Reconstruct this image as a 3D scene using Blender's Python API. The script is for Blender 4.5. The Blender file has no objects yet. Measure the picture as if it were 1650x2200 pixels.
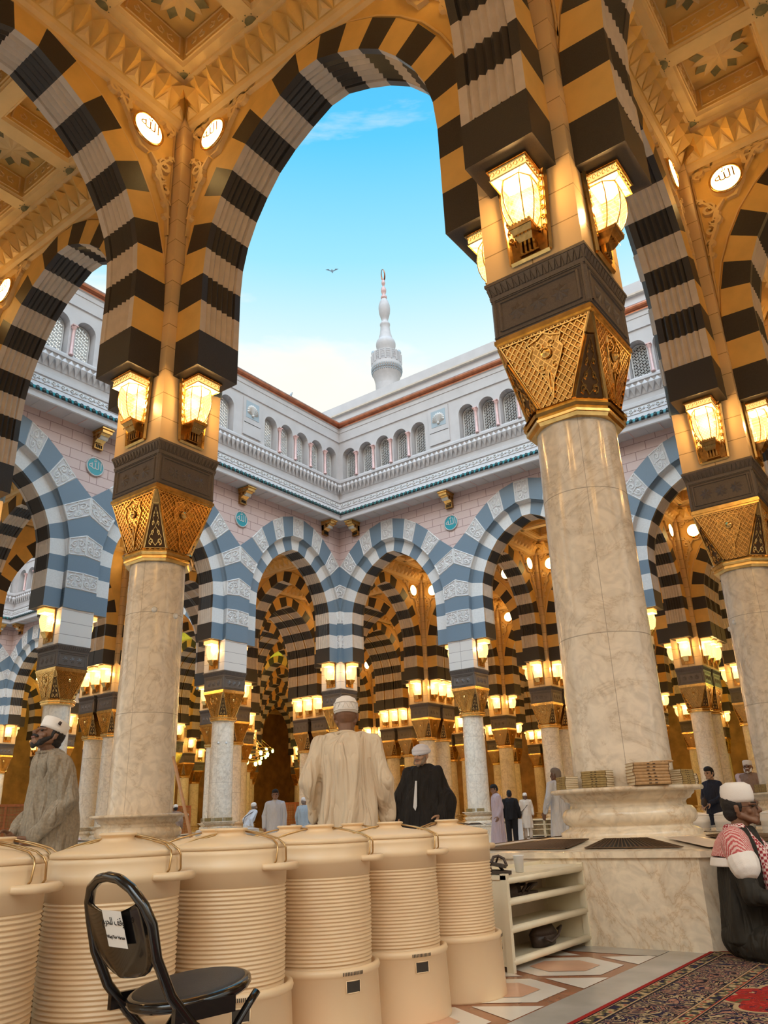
import bpy, math, random
from mathutils import Vector, Matrix, noise
R = random.Random(7)
sin, cos, pi, sqrt = math.sin, math.cos, math.pi, math.sqrt
scene = bpy.context.scene
COL = scene.collection
CAM = Vector((2.4108, -6.2821, .7681)); YAW = 2.2005
K = 1.16            # final scale of the whole place (column spacing 6 -> 6.96 m)

# ------------------------------------------------------------------ materials
MATS = {}
def nodes_mat(name):
    m = bpy.data.materials.new(name); m.use_nodes = True
    nt = m.node_tree; b = nt.nodes['Principled BSDF']; MATS[name] = m
    return m, nt, b
def N(nt, t, **kw):
    n = nt.nodes.new(t)
    for k, v in kw.items():
        if k in n.inputs: n.inputs[k].default_value = v
        else: setattr(n, k, v)
    return n
def coords(nt, scale=(1, 1, 1), rnd=False, kind='Object'):
    tc = N(nt, 'ShaderNodeTexCoord'); mp = N(nt, 'ShaderNodeMapping'); mp.inputs['Scale'].default_value = scale
    nt.links.new(tc.outputs[kind], mp.inputs['Vector'])
    if rnd:
        oi = N(nt, 'ShaderNodeObjectInfo'); mu = N(nt, 'ShaderNodeVectorMath', operation='SCALE'); mu.inputs[0].default_value = (17, 31, 23)
        nt.links.new(oi.outputs['Random'], mu.inputs['Scale']); nt.links.new(mu.outputs[0], mp.inputs['Location'])
    return mp.outputs[0]
def ramp(nt, fac, stops, mode='LINEAR'):
    r = N(nt, 'ShaderNodeValToRGB'); r.color_ramp.interpolation = mode
    while len(r.color_ramp.elements) < len(stops): r.color_ramp.elements.new(.5)
    for e, (p, c) in zip(r.color_ramp.elements, stops): e.position = p; e.color = tuple(c) + ((1,) if len(c) == 3 else ())
    nt.links.new(fac, r.inputs[0]); return r.outputs[0]
def mixc(nt, fac, a, b, mode='MIX'):
    m = N(nt, 'ShaderNodeMix', data_type='RGBA', blend_type=mode)
    for i, v in ((0, fac), (6, a), (7, b)):
        if hasattr(v, 'is_linked') or hasattr(v, 'links'): nt.links.new(v, m.inputs[i])
        else: m.inputs[i].default_value = v if i == 0 else tuple(v) + ((1,) if len(v) == 3 else ())
    return m.outputs[2]
def mth(nt, op, a, b=None, c=None):
    m = N(nt, 'ShaderNodeMath', operation=op)
    for i, v in enumerate((a, b, c)):
        if v is None: continue
        if hasattr(v, 'links'): nt.links.new(v, m.inputs[i])
        else: m.inputs[i].default_value = v
    return m.outputs[0]
def bump(nt, b, h, strength=.3, dist=.01):
    n = N(nt, 'ShaderNodeBump', Strength=strength, Distance=dist); nt.links.new(h, n.inputs['Height']); nt.links.new(n.outputs[0], b.inputs['Normal'])
def simple(name, col, rough=.5, metal=0., var=0., vs=8., bmp=0., bs=60., coat=0., rnd=True):
    m, nt, b = nodes_mat(name)
    b.inputs['Roughness'].default_value = rough; b.inputs['Metallic'].default_value = metal; b.inputs['Coat Weight'].default_value = coat
    b.inputs['Base Color'].default_value = tuple(col) + (1,)
    if var or bmp: v = coords(nt, rnd=rnd)
    if name.startswith('cloth'):      # long soft folds
        fv = coords(nt, (7, 7, 1.5)); fn = N(nt, 'ShaderNodeTexNoise', Scale=1.6, Detail=2.5, Roughness=.45, Distortion=.6); nt.links.new(fv, fn.inputs[0])
        rr = mth(nt, 'ABSOLUTE', mth(nt, 'SUBTRACT', fn.outputs[0], .5)); bump(nt, b, rr, .9, .09); bmp = 0
    if var:
        n = N(nt, 'ShaderNodeTexNoise', Scale=vs, Detail=5.); nt.links.new(v, n.inputs[0])
        c2 = tuple(x * (1 - var) for x in col)
        o = ramp(nt, n.outputs[0], [(.3, c2), (.7, tuple(min(1, x * (1 + var * .5)) for x in col))])
        nt.links.new(o, b.inputs['Base Color'])
    if bmp:
        n2 = N(nt, 'ShaderNodeTexNoise', Scale=bs, Detail=4.); nt.links.new(v, n2.inputs[0]); bump(nt, b, n2.outputs[0], bmp, .01)
    return m
def emis(name, col, st, base=(.8, .7, .5)):
    m, nt, b = nodes_mat(name); b.inputs['Base Color'].default_value = tuple(base) + (1,)
    b.inputs['Emission Color'].default_value = tuple(col) + (1,); b.inputs['Emission Strength'].default_value = st
    return m
def marble(name, base, vein, rough=.15, joints=True, vs=1.3, vstr=.5):
    m, nt, b = nodes_mat(name); v = coords(nt, (1, 1, 1), rnd=True)
    n1 = N(nt, 'ShaderNodeTexNoise', Scale=vs, Detail=9., Roughness=.65, Distortion=1.6); nt.links.new(v, n1.inputs[0])
    a = mth(nt, 'ABSOLUTE', mth(nt, 'SUBTRACT', n1.outputs[0], .5))
    o = ramp(nt, a, [(0, vein), (.012, tuple(x * vstr + y * (1 - vstr) for x, y in zip(vein, base))), (.05, base), (1, base)])
    n2 = N(nt, 'ShaderNodeTexNoise', Scale=vs * 5, Detail=6., Distortion=2.); nt.links.new(v, n2.inputs[0])
    o2 = ramp(nt, n2.outputs[0], [(.35, (.82, .82, .82)), (.6, (1, 1, 1))])
    o = mixc(nt, 1., o, o2, 'MULTIPLY')
    if joints:
        tc = N(nt, 'ShaderNodeTexCoord'); sp = N(nt, 'ShaderNodeSeparateXYZ'); nt.links.new(tc.outputs['Object'], sp.inputs[0])
        z = mth(nt, 'FRACT', mth(nt, 'DIVIDE', mth(nt, 'SUBTRACT', sp.outputs[2], 2.08), 1.24))
        j1 = mth(nt, 'LESS_THAN', z, .006)
        an = mth(nt, 'FRACT', mth(nt, 'ADD', mth(nt, 'DIVIDE', mth(nt, 'ARCTAN2', sp.outputs[1], sp.outputs[0]), 2 * pi / 4), .72))
        j2 = mth(nt, 'LESS_THAN', an, .008)
        o = mixc(nt, mth(nt, 'MULTIPLY', mth(nt, 'MAXIMUM', j1, j2), .75), o, tuple(x * .45 for x in vein))
    nt.links.new(o, b.inputs['Base Color']); b.inputs['Roughness'].default_value = rough
    return m
marble('shaft_marble', (.86, .78, .66), (.70, .60, .47), .13, True, 1.1, .3)
marble('base_marble', (.82, .71, .55), (.66, .50, .33), .14, False, 1.5, .3)
simple('cream_stone', (.78, .47, .13), .55, var=.12, vs=3, bmp=.15)
simple('pale_stone', (.80, .54, .23), .5, var=.10, vs=3, bmp=.1)
simple('brown_stone', (.60, .50, .40), .5, var=.10, vs=6, bmp=.1)
simple('black_stone', (.036, .030, .026), .45, var=.35, vs=120, bmp=.05)
simple('blue_stone', (.17, .235, .30), .4, var=.12, vs=100, bmp=.05)
simple('white_stone', (.70, .69, .68), .5, var=.08, vs=20, bmp=.1)
simple('court_white', (.56, .535, .54), .55, var=.07, vs=2, bmp=.08)
simple('panel_blue', (.36, .44, .50), .5)
simple('pink_marble', (.70, .45, .43), .3, var=.15, vs=9)
simple('frieze_stone', (.13, .105, .09), .4, var=.25, vs=90, bmp=.1)
simple('gold', (.90, .56, .19), .2, 1., var=.25, vs=12)
simple('bronze', (.50, .28, .09), .27, 1., var=.3, vs=20)
simple('dark_bronze', (.10, .055, .025), .5, .6)
simple('copper', (.45, .16, .08), .38, .7, var=.25, vs=4)
simple('green_tile', (.03, .20, .18), .25, coat=.5)
simple('dark_tile', (.02, .04, .04), .4)
simple('teal_enamel', (.02, .30, .36), .3, coat=.5)
simple('gap_black', (.01, .008, .006), .8)
simple('rosette', (.20, .17, .07), .5, var=.3)
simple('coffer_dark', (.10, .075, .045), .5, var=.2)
simple('coffer_pink', (.55, .38, .24), .5, var=.2)
simple('cooler_plastic', (.80, .59, .36), .36, var=.04, vs=3)
simple('cooler_white', (.80, .74, .66), .36, var=.04, vs=3)
simple('cooler_shadow', (.04, .03, .02), .8)
simple('brass_wire', (.62, .42, .2), .3, 1.)
simple('black_gloss', (.006, .005, .005), .16, coat=.35)
simple('black_pad', (.03, .028, .028), .55, bmp=.2, bs=300)
simple('shelf_paint', (.78, .70, .52), .4, var=.1, vs=5)
simple('paper_white', (.85, .82, .76), .7)
simple('ink', (.01, .01, .01), .7)
simple('leather', (.05, .03, .022), .5, bmp=.2)
simple('cup_plastic', (.86, .86, .84), .35)
simple('wood', (.42, .22, .10), .45, var=.2, vs=20)
simple('lattice_wood', (.38, .12, .035), .45, var=.3, vs=10)
simple('book_olive', (.36, .25, .09), .5, var=.25, vs=40)
simple('book_brown', (.45, .27, .12), .5, var=.2, vs=40)
simple('book_dark', (.05, .03, .02), .5)
simple('book_pages', (.78, .68, .50), .8, var=.15, vs=200)
simple('grey_marble', (.42, .40, .37), .18, var=.2, vs=3)
simple('red_marble', (.36, .14, .07), .2, var=.25, vs=8)
simple('pink_inlay', (.72, .42, .28), .2, var=.12, vs=4)
simple('white_inlay', (.82, .78, .70), .18, var=.06, vs=4)
simple('back_wall', (.42, .24, .08), .5, var=.4, vs=1.5)
simple('skin', (.36, .19, .11), .55, var=.12, vs=20)
simple('skin_dark', (.20, .095, .05), .5, var=.12, vs=20)
simple('skin_light', (.50, .30, .19), .5, var=.1, vs=20)
simple('hair_black', (.012, .009, .008), .7, bmp=.4, bs=200)
simple('hair_white', (.75, .72, .68), .8, bmp=.4, bs=150)
simple('hair_grey', (.24, .19, .15), .8, bmp=.4, bs=150)
simple('cap_white', (.82, .77, .72), .85, bmp=.25, bs=220)
simple('turban_white', (.72, .74, .84), .85, bmp=.3, bs=90)
simple('cloth_cream', (.66, .53, .38), .8, bmp=.12, bs=300)
simple('cloth_taupe', (.30, .24, .17), .85, var=.25, vs=60, bmp=.3, bs=250)
simple('cloth_black', (.008, .006, .006), .8)
simple('cloth_navy', (.015, .018, .035), .8)
simple('cloth_white', (.68, .70, .74), .8, bmp=.1, bs=200)
simple('cloth_pink', (.66, .52, .54), .8)
simple('cloth_blue', (.40, .47, .52), .8)
simple('cloth_brown', (.30, .20, .15), .85)
simple('cloth_olive', (.020, .016, .010), .8, var=.3, vs=30, bmp=.3, bs=90)
simple('eye_dark', (.02, .015, .01), .2)
simple('lip', (.30, .12, .09), .5)
simple('glass_lens', (.7, .7, .65), .05)
simple('teal_plastic', (.0, .30, .24), .4)
simple('sandal', (.06, .045, .035), .6)
simple('smoke_dome', (.7, .7, .68), .25)
emis('round_lamp_glass', (1, .64, .22), 8.5)
emis('lantern_back', (1, .52, .14), .8)
emis('green_lamp', (.75, 1, .25), 6)
emis('ceiling_green_glow', (.40, .42, .02), .3, (.55, .5, .12))  # yellow-green lamplight put into the far ceilings as colour and glow
# lantern glass: frosted shell, part see-through, with etched lattice
m, nt, b = nodes_mat('lantern_glass')
v = coords(nt, (1, 1, 1))
wv = N(nt, 'ShaderNodeTexWave', Scale=9., Distortion=0.); mp = N(nt, 'ShaderNodeMapping'); mp.inputs['Rotation'].default_value = (0, pi / 4, 0)
nt.links.new(v, mp.inputs[0]); nt.links.new(mp.outputs[0], wv.inputs[0])
wv2 = N(nt, 'ShaderNodeTexWave', Scale=9.); mp2 = N(nt, 'ShaderNodeMapping'); mp2.inputs['Rotation'].default_value = (0, -pi / 4, 0)
nt.links.new(v, mp2.inputs[0]); nt.links.new(mp2.outputs[0], wv2.inputs[0])
mx = mth(nt, 'GREATER_THAN', mth(nt, 'MAXIMUM', wv.outputs[1], wv2.outputs[1]), .93)
st = mth(nt, 'ADD', mth(nt, 'MULTIPLY', mx, 1.6), 1.25)
em = N(nt, 'ShaderNodeEmission'); em.inputs[0].default_value = (1, .55, .17, 1); nt.links.new(st, em.inputs[1])
tr = N(nt, 'ShaderNodeBsdfTransparent'); tr.inputs[0].default_value = (1, .95, .85, 1)
ms = N(nt, 'ShaderNodeMixShader'); ms.inputs[0].default_value = .55
nt.links.new(tr.outputs[0], ms.inputs[1]); nt.links.new(em.outputs[0], ms.inputs[2]); nt.links.new(ms.outputs[0], nt.nodes['Material Output'].inputs[0])
m.cycles.emission_sampling = 'NONE'
MATS['lantern_back'].cycles.emission_sampling = 'NONE'; MATS['ceiling_green_glow'].cycles.emission_sampling = 'NONE'
# joints for ashlar faces (object space: x or y along the face, z up)
def ashlar(name, base, joint, w, h, off=.5, rough=.5, js=.012):
    m, nt, b = nodes_mat(name); tc = N(nt, 'ShaderNodeTexCoord'); sp = N(nt, 'ShaderNodeSeparateXYZ'); nt.links.new(tc.outputs['Object'], sp.inputs[0])
    cb = N(nt, 'ShaderNodeCombineXYZ'); nt.links.new(sp.outputs[0], cb.inputs[0]); nt.links.new(sp.outputs[2], cb.inputs[1])
    br = N(nt, 'ShaderNodeTexBrick'); br.offset = off
    for k, vv in (('Color1', base), ('Color2', tuple(x * .93 for x in base)), ('Mortar', joint)): br.inputs[k].default_value = tuple(vv) + (1,)
    br.inputs['Scale'].default_value = 1; br.inputs['Mortar Size'].default_value = js; br.inputs['Brick Width'].default_value = w; br.inputs['Row Height'].default_value = h
    nt.links.new(cb.outputs[0], br.inputs[0]); nt.links.new(br.outputs[0], b.inputs['Base Color']); b.inputs['Roughness'].default_value = rough
    return m
ashlar('pink_wall', (.66, .50, .47), (.34, .22, .20), .72, .30)
ashlar('pier_ashlar', (.78, .56, .30), (.36, .22, .09), 40., .37, 0, .35, .006)
ashlar('pier_court', (.72, .68, .64), (.3, .26, .25), 40., .345, 0, .35, .007)
# courtyard / hall floor: glossy white marble slabs
m, nt, b = nodes_mat('floor_marble'); v = coords(nt, (1, 1, 1))
br = N(nt, 'ShaderNodeTexBrick'); br.offset = 0
for k, vv in (('Color1', (.70, .68, .64)), ('Color2', (.62, .60, .57)), ('Mortar', (.36, .32, .28))): br.inputs[k].default_value = vv + (1,)
br.inputs['Scale'].default_value = 1; br.inputs['Mortar Size'].default_value = .006; br.inputs['Brick Width'].default_value = .6; br.inputs['Row Height'].default_value = .6
nt.links.new(v, br.inputs[0]); n1 = N(nt, 'ShaderNodeTexNoise', Scale=2., Detail=6.); nt.links.new(v, n1.inputs[0])
nt.links.new(mixc(nt, 1., br.outputs[0], ramp(nt, n1.outputs[0], [(.3, (.85, .85, .85)), (.7, (1, 1, 1))]), 'MULTIPLY'), b.inputs['Base Color']); b.inputs['Roughness'].default_value = .07

# ------------------------------------------------------------------ mesh helpers
class MB:
    def __init__(s): s.v = []; s.f = []; s.m = []; s.sm = []; s.names = []
    def mi(s, name):
        if name not in s.names: s.names.append(name)
        return s.names.index(name)
    def add(s, vs, fs, mat, smooth=False):
        o = len(s.v); s.v += [tuple(p) for p in vs]; k = s.mi(mat)
        for f in fs: s.f.append(tuple(i + o for i in f)); s.m.append(k); s.sm.append(smooth)
    def poly(s, pts, mat): s.add(pts, [tuple(range(len(pts)))], mat)
    def box(s, x0, x1, y0, y1, z0, z1, mat):
        s.add([(x, y, z) for z in (z0, z1) for y in (y0, y1) for x in (x0, x1)],
              [(0, 2, 3, 1), (4, 5, 7, 6), (0, 1, 5, 4), (2, 6, 7, 3), (0, 4, 6, 2), (1, 3, 7, 5)], mat)
    def frustum(s, a, b, mat, caps=True, smooth=False):      # two loops of equal length
        n = len(a); fs = [(i, (i + 1) % n, n + (i + 1) % n, n + i) for i in range(n)]
        if caps: fs += [tuple(range(n))[::-1], tuple(range(n, 2 * n))]
        s.add(list(a) + list(b), fs, mat, smooth)
    def lathe(s, prof, n, mat, c=(0, 0), smooth=True, ph=0., sc=(1, 1), cap=True):
        vs = [(c[0] + r * sc[0] * cos(ph + 2 * pi * i / n), c[1] + r * sc[1] * sin(ph + 2 * pi * i / n), z) for r, z in prof for i in range(n)]
        fs = [(j * n + i, j * n + (i + 1) % n, (j + 1) * n + (i + 1) % n, (j + 1) * n + i) for j in range(len(prof) - 1) for i in range(n)]
        s.add(vs, fs, mat, smooth)
        if cap:
            s.add(vs[:n], [tuple(range(n))[::-1]], mat); s.add(vs[-n:], [tuple(range(n))], mat)
    def tube(s, pts, r, mat, n=8, closed=False, smooth=True):
        P = [Vector(p) for p in pts]; L = len(P); rs = r if isinstance(r, (list, tuple)) else [r] * L
        up = Vector((0, 0, 1)); vs = []; prev = None
        for i, p in enumerate(P):
            if closed: t = P[(i + 1) % L] - P[i - 1]
            else: t = P[min(i + 1, L - 1)] - P[max(i - 1, 0)]
            t.normalize()
            if prev is None: a = t.cross(up); a = a if a.length > .05 else t.cross(Vector((1, 0, 0)))
            else: a = prev - t * prev.dot(t)
            if a.length < 1e-6: a = t.orthogonal()
            a.normalize(); prev = a; b_ = t.cross(a)
            vs += [tuple(p + (a * cos(2 * pi * k / n) + b_ * sin(2 * pi * k / n)) * rs[i]) for k in range(n)]
        M = L if closed else L - 1
        fs = [(i * n + k, i * n + (k + 1) % n, ((i + 1) % L) * n + (k + 1) % n, ((i + 1) % L) * n + k) for i in range(M) for k in range(n)]
        if not closed: fs += [tuple(range(n))[::-1], tuple(range((L - 1) * n, L * n))]
        s.add(vs, fs, mat, smooth)
    def ribbon(s, pts, w, f, h, mat):            # raised flat ribbon: 2-D polyline mapped through f(u,v,out)
        n = len(pts)
        if n < 2: return
        L = []; Rr = []
        for i in range(n):
            a = pts[max(i - 1, 0)]; b_ = pts[min(i + 1, n - 1)]; dx, dy = b_[0] - a[0], b_[1] - a[1]; d = math.hypot(dx, dy) or 1
            ww = w(i / (n - 1)) if callable(w) else w
            nx, ny = -dy / d * ww, dx / d * ww
            L.append((pts[i][0] + nx, pts[i][1] + ny)); Rr.append((pts[i][0] - nx, pts[i][1] - ny))
        vs = []
        for l, r in zip(L, Rr): vs += [f(l[0], l[1], 0), f(l[0] * .75 + r[0] * .25, l[1] * .75 + r[1] * .25, h), f(r[0] * .75 + l[0] * .25, r[1] * .75 + l[1] * .25, h), f(r[0], r[1], 0)]
        fs = [(i * 4 + k, i * 4 + k + 1, i * 4 + 5 + k, i * 4 + 4 + k) for i in range(n - 1) for k in range(3)]
        s.add(vs, fs, mat)
    def mesh(s, name):
        me = bpy.data.meshes.new(name); me.from_pydata(s.v, [], s.f)
        for n in s.names: me.materials.append(MATS[n])
        me.polygons.foreach_set('material_index', s.m); me.polygons.foreach_set('use_smooth', s.sm); me.update()
        return me
    def build(s, name, parent=None, loc=None, rz=0.): return link(name, s.mesh(name), parent, loc, rz)
def link(name, me, parent=None, loc=None, rz=0., scale=None):
    o = bpy.data.objects.new(name, me); COL.objects.link(o); o.parent = parent
    if loc is not None: o.location = loc
    if rz: o.rotation_euler = (0, 0, rz)
    if scale: o.scale = scale
    return o
def empty(name, loc, rz=0.): return link(name, None, None, loc, rz)
def tag(o, label, cat, group=None):
    o['label'] = label; o['category'] = cat
    if group: o['group'] = group
    return o
def struct(o): o['kind'] = 'structure'; return o
def copy_tree(o, parent=None):
    c = o.copy(); COL.objects.link(c); c.parent = parent
    for ch in list(o.children): copy_tree(ch, c)
    return c
def spiral(cx, cy, r, a0, turns, n=14, grow=.15):
    return [(cx + r * (1 - (1 - grow) * i / (n - 1)) * cos(a0 + turns * 2 * pi * i / (n - 1)), cy + r * (1 - (1 - grow) * i / (n - 1)) * sin(a0 + turns * 2 * pi * i / (n - 1))) for i in range(n)]
taper = lambda w: (lambda t: w * (1 - .6 * abs(2 * t - 1)))
def scrollwork(mb, f, mat, h, w=.035, dense=1, border=True, n=12):
    """mirror-symmetric vine scroll in the unit square"""
    if border:
        for a, b_ in (((0.03, .05), (.97, .05)), ((.97, .05), (.97, .95)), ((.97, .95), (.03, .95)), ((.03, .95), (.03, .05))): mb.ribbon([a, b_], w * .8, f, h, mat)
    for s in (1, -1):
        X = lambda u: .5 + s * (u - .5)
        for cx, cy, r, a0, t in ((.70, .40, .17, -pi / 2, 1.25), (.88, .66, .12, pi, -1.1), (.60, .76, .12, -pi / 2, -1.1)):
            mb.ribbon([(X(x), y) for x, y in spiral(cx, cy, r, a0, t, n)], taper(w * 1.3), f, h, mat)
        mb.ribbon([(X(x), y) for x, y in ((.5, .12), (.56, .22), (.70, .22), (.84, .30), (.93, .45))], taper(w), f, h, mat)
        mb.ribbon([(X(x), y) for x, y in ((.5, .55), (.57, .62), (.60, .74), (.54, .88))], taper(w * 1.6), f, h, mat)
    mb.ribbon([(.5, .1), (.5, .9)], taper(w * 1.4), f, h, mat)
def bil(a, b, c, d, nrm):       # unit square -> quad a(0,0) b(1,0) c(1,1) d(0,1)
    a, b, c, d, nrm = map(Vector, (a, b, c, d, nrm))
    return lambda u, v, w: tuple(a * (1 - u) * (1 - v) + b * u * (1 - v) + c * u * v + d * (1 - u) * v + nrm * w)
def textmesh(body, size, mat, extrude=.002):
    c = bpy.data.curves.new('t', 'FONT'); c.body = body; c.size = size; c.align_x = 'CENTER'; c.align_y = 'CENTER'; c.extrude = extrude; c.resolution_u = 3
    o = bpy.data.objects.new('t', c); COL.objects.link(o); bpy.context.view_layer.update()
    me = bpy.data.meshes.new_from_object(o.evaluated_get(bpy.context.evaluated_depsgraph_get()))
    bpy.data.objects.remove(o); me.materials.clear(); me.materials.append(MATS[mat]); return me

# ------------------------------------------------------------------ column parts (unit meshes, shared)
ZC = dict(cap0=4.03, fr0=4.97, fr1=5.59)
def oct_loop(h, c, z): return [(h, -c, z), (h, c, z), (c, h, z), (-c, h, z), (-h, c, z), (-h, -c, z), (-c, -h, z), (c, -h, z)]
def block_mesh():
    mb = MB(); H, c = 1.13, .82
    mb.frustum(oct_loop(H, c, 0), oct_loop(H, c, .50), 'base_marble')
    mb.frustum(oct_loop(H + .02, c + .02, .50), oct_loop(H + .02, c + .02, .535), 'base_marble')
    mb.frustum(oct_loop(H, c, .535), oct_loop(.54, .30, .60), 'base_marble')
    return mb.mesh('marble_block')
def vent_mesh(full=True):
    mb = MB(); z0, z1 = .541, .592
    # two trapezoid grilles side by side on the sloping top of one side (+x side)
    for s in (1, -1):
        q = [(1.02, s * .07, z0 + .009), (1.02, s * .70, z0 + .009), (.66, s * .36, z1 + .001), (.66, s * .06, z1 + .001)]
        mb.poly([(x, y, z + .002) for x, y, z in q], 'gap_black')
        f = bil((q[0][0], q[0][1], q[0][2] + .002), (q[1][0], q[1][1], q[1][2] + .002), (q[2][0], q[2][1], q[2][2] + .002), (q[3][0], q[3][1], q[3][2] + .002), (.1, 0, 1))
        for a, b_ in (((0, 0), (1, 0)), ((1, 0), (1, 1)), ((1, 1), (0, 1)), ((0, 1), (0, 0))): mb.ribbon([a, b_], .02, f, .006, 'dark_bronze')
        for i in range(1, 20): mb.ribbon([(i / 20, 0), (i / 20, 1)], .010, f, .006, 'dark_bronze')
    return mb.mesh('vent_grille')
def vent_corner_mesh():
    mb = MB()
    q = [(1.03, .86, .546), (.86, 1.03, .546), (.45, .60, .592), (.60, .45, .592)]
    mb.poly([(x, y, z + .006) for x, y, z in q], 'brown_stone'); return mb.mesh('vent_panel')
def pedestal_mesh():
    pr = [(.52, .60), (.52, .63), (.49, .645), (.455, .66), (.455, .675), (.475, .685), (.495, .71), (.50, .74), (.49, .77), (.47, .795), (.435, .80), (.43, .825), (.44, .84), (.47, .85), (.475, .865),
          (.50, .885), (.50, .90), (.565, .905), (.572, .915), (.572, .925), (.565, .935), (.36, .937)]
    mb = MB(); mb.lathe(pr, 48, 'base_marble'); return mb.mesh('pedestal')
def shaft_mesh():
    mb = MB(); mb.lathe([(.378, .93), (.376, 1.6), (.366, 3.0), (.355, 4.05)], 48, 'shaft_marble'); return mb.mesh('shaft')
def capital_mesh(det=True):
    mb = MB(); A = .385; c = .18
    for (h0, z0, h1, z1) in ((.375, 3.99, .39, 4.02), (.405, 4.02, .405, 4.045), (.39, 4.045, .39, 4.065), (.415, 4.065, .425, 4.095), (.40, 4.095, .40, 4.12), (.43, 4.12, .40, 4.15)):
        mb.frustum(oct_loop(h0, h0 * .47, z0), oct_loop(h1, h1 * .47, z1), 'gold')
    zb, zt = 4.15, 4.88; hb, cb, ht, ct = .375, .15, .465, .455
    mb.frustum(oct_loop(hb, cb, zb), oct_loop(ht, ct, zt), 'bronze')
    for (h, z0, z1) in ((.475, 4.88, 4.91), (.49, 4.91, 4.95), (.475, 4.95, 4.972)): mb.box(-h, h, -h, h, z0, z1, 'gold')
    if det:
        for k in range(4):
            M = Matrix.Rotation(k * pi / 2, 3, 'Z')
            q = [M @ Vector(p) for p in ((hb, -cb, zb), (hb, cb, zb), (ht, ct, zt), (ht, -ct, zt))]
            nr = (M @ Vector((1, 0, -.12))).normalized(); f = bil(q[0], q[1], q[2], q[3], nr)
            # lattice in real-size diagonals, clipped to the trapezoid
            wz = lambda v: cb + (ct - cb) * v
            def line(y0, sg):
                pts = []
                for i in range(15):
                    v = i / 14; y = y0 + sg * v * .62
                    if abs(y) < wz(v) - .004: pts.append(((y / wz(v) + 1) / 2, v))
                return pts
            for j in range(-17, 18):
                for sg in (1, -1): mb.ribbon(line(j * .066, sg), .012, f, .013, 'gold')
            for a, b_ in (((0.012, 0), (0.012, 1)), ((.988, 0), (.988, 1)), ((0, .97), (1, .97))): mb.ribbon([a, b_], .014, f, .02, 'gold')
            # shield motif over the lattice
            sh = [(.5, .08), (.44, .30), (.30, .58), (.27, .70), (.33, .78), (.30, .86), (.42, .90), (.5, .96)]
            plate = [(u, v) for u, v in sh] + [(1 - u, v) for u, v in sh[-2:0:-1]]
            mb.poly([f(u, v, .012) for u, v in plate], 'bronze')
            for s in (1, -1):
                mb.ribbon([(.5 + s * (.5 - u), v) for u, v in sh], .016, f, .028, 'gold')
                mb.ribbon([(.5 + s * (u - .5), v) for u, v in spiral(.60, .50, .075, -pi / 2, 1.2, 10)], .013, f, .028, 'gold')
                mb.ribbon([(.5 + s * (u - .5), v) for u, v in spiral(.58, .80, .06, -pi / 2, -1.1, 9)], .012, f, .028, 'gold')
                mb.ribbon([(.5 + s * (u - .5), v) for u, v in ((.5, .12), (.54, .26), (.52, .38), (.5, .46))], .014, f, .028, 'gold')
            C = Vector(f(.5, .68, .02)); t = nr.cross(Vector((0, 0, 1))).normalized(); up = t.cross(nr) * -1
            ring = lambda r, w: [tuple(C + t * r * cos(a * pi / 6) + up * r * sin(a * pi / 6) + nr * w) for a in range(12)]
            mb.frustum(ring(.055, 0), ring(.05, .02), 'gold'); mb.frustum(ring(.045, .02), ring(.015, .042), 'gold')
            # corner facet: dark inlay with pierced scroll
            q2 = [M @ Vector(p) for p in ((hb, cb, zb), (cb, hb, zb), (ct, ht, zt), (ht, ct, zt))]
            n2 = (M @ Vector((1, 1, -.2))).normalized()
            g = bil(q2[0], q2[1], q2[2], q2[3], n2)
            g2 = lambda u, v, w: g(u, .03 + v * .70, w + .003)
            mb.poly([g(.08, .03, .004), g(.92, .03, .004), g(.86, .74, .004), g(.14, .74, .004)], 'dark_bronze')
            for s in (1, -1):
                X = lambda u: .5 + s * (u - .5)
                for cx, cy, r, a0, t_ in ((.68, .14, .13, -pi / 2, 1.2), (.64, .36, .10, -pi / 2, 1.1), (.66, .58, .09, -pi / 2, 1.1), (.62, .80, .10, -pi / 2, .9)):
                    mb.ribbon([(X(x), y * 1.0) for x, y in [(cx + (a - cx), cy + (b_ - cy) * .62) for a, b_ in spiral(cx, cy, r, a0, t_, 10)]], .03, g2, .012, 'gold')
                mb.ribbon([(X(.93), 0), (X(.86), 1)], .035, g2, .016, 'gold')
                mb.ribbon([(X(x), y) for x, y in ((.5, .04), (.8, .25), (.5, .5), (.72, .7), (.5, .96))], .022, g2, .012, 'gold')
            mb.ribbon([(.06, .015), (.94, .015)], .014, g, .016, 'gold'); mb.ribbon([(.1, .76), (.9, .76)], .014, g, .02, 'gold')
    return mb.mesh('capital')
def star8(mb, f, cx, cy, r, h, mat, asp=1.):
    o = [f(cx + (r if i % 2 == 0 else r * .62) * cos(i * pi / 8) * asp, cy + (r if i % 2 == 0 else r * .62) * sin(i * pi / 8), 0) for i in range(16)]
    mb.add(o + [f(cx, cy, h)], [(i, (i + 1) % 16, 16) for i in range(16)], mat)
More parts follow.
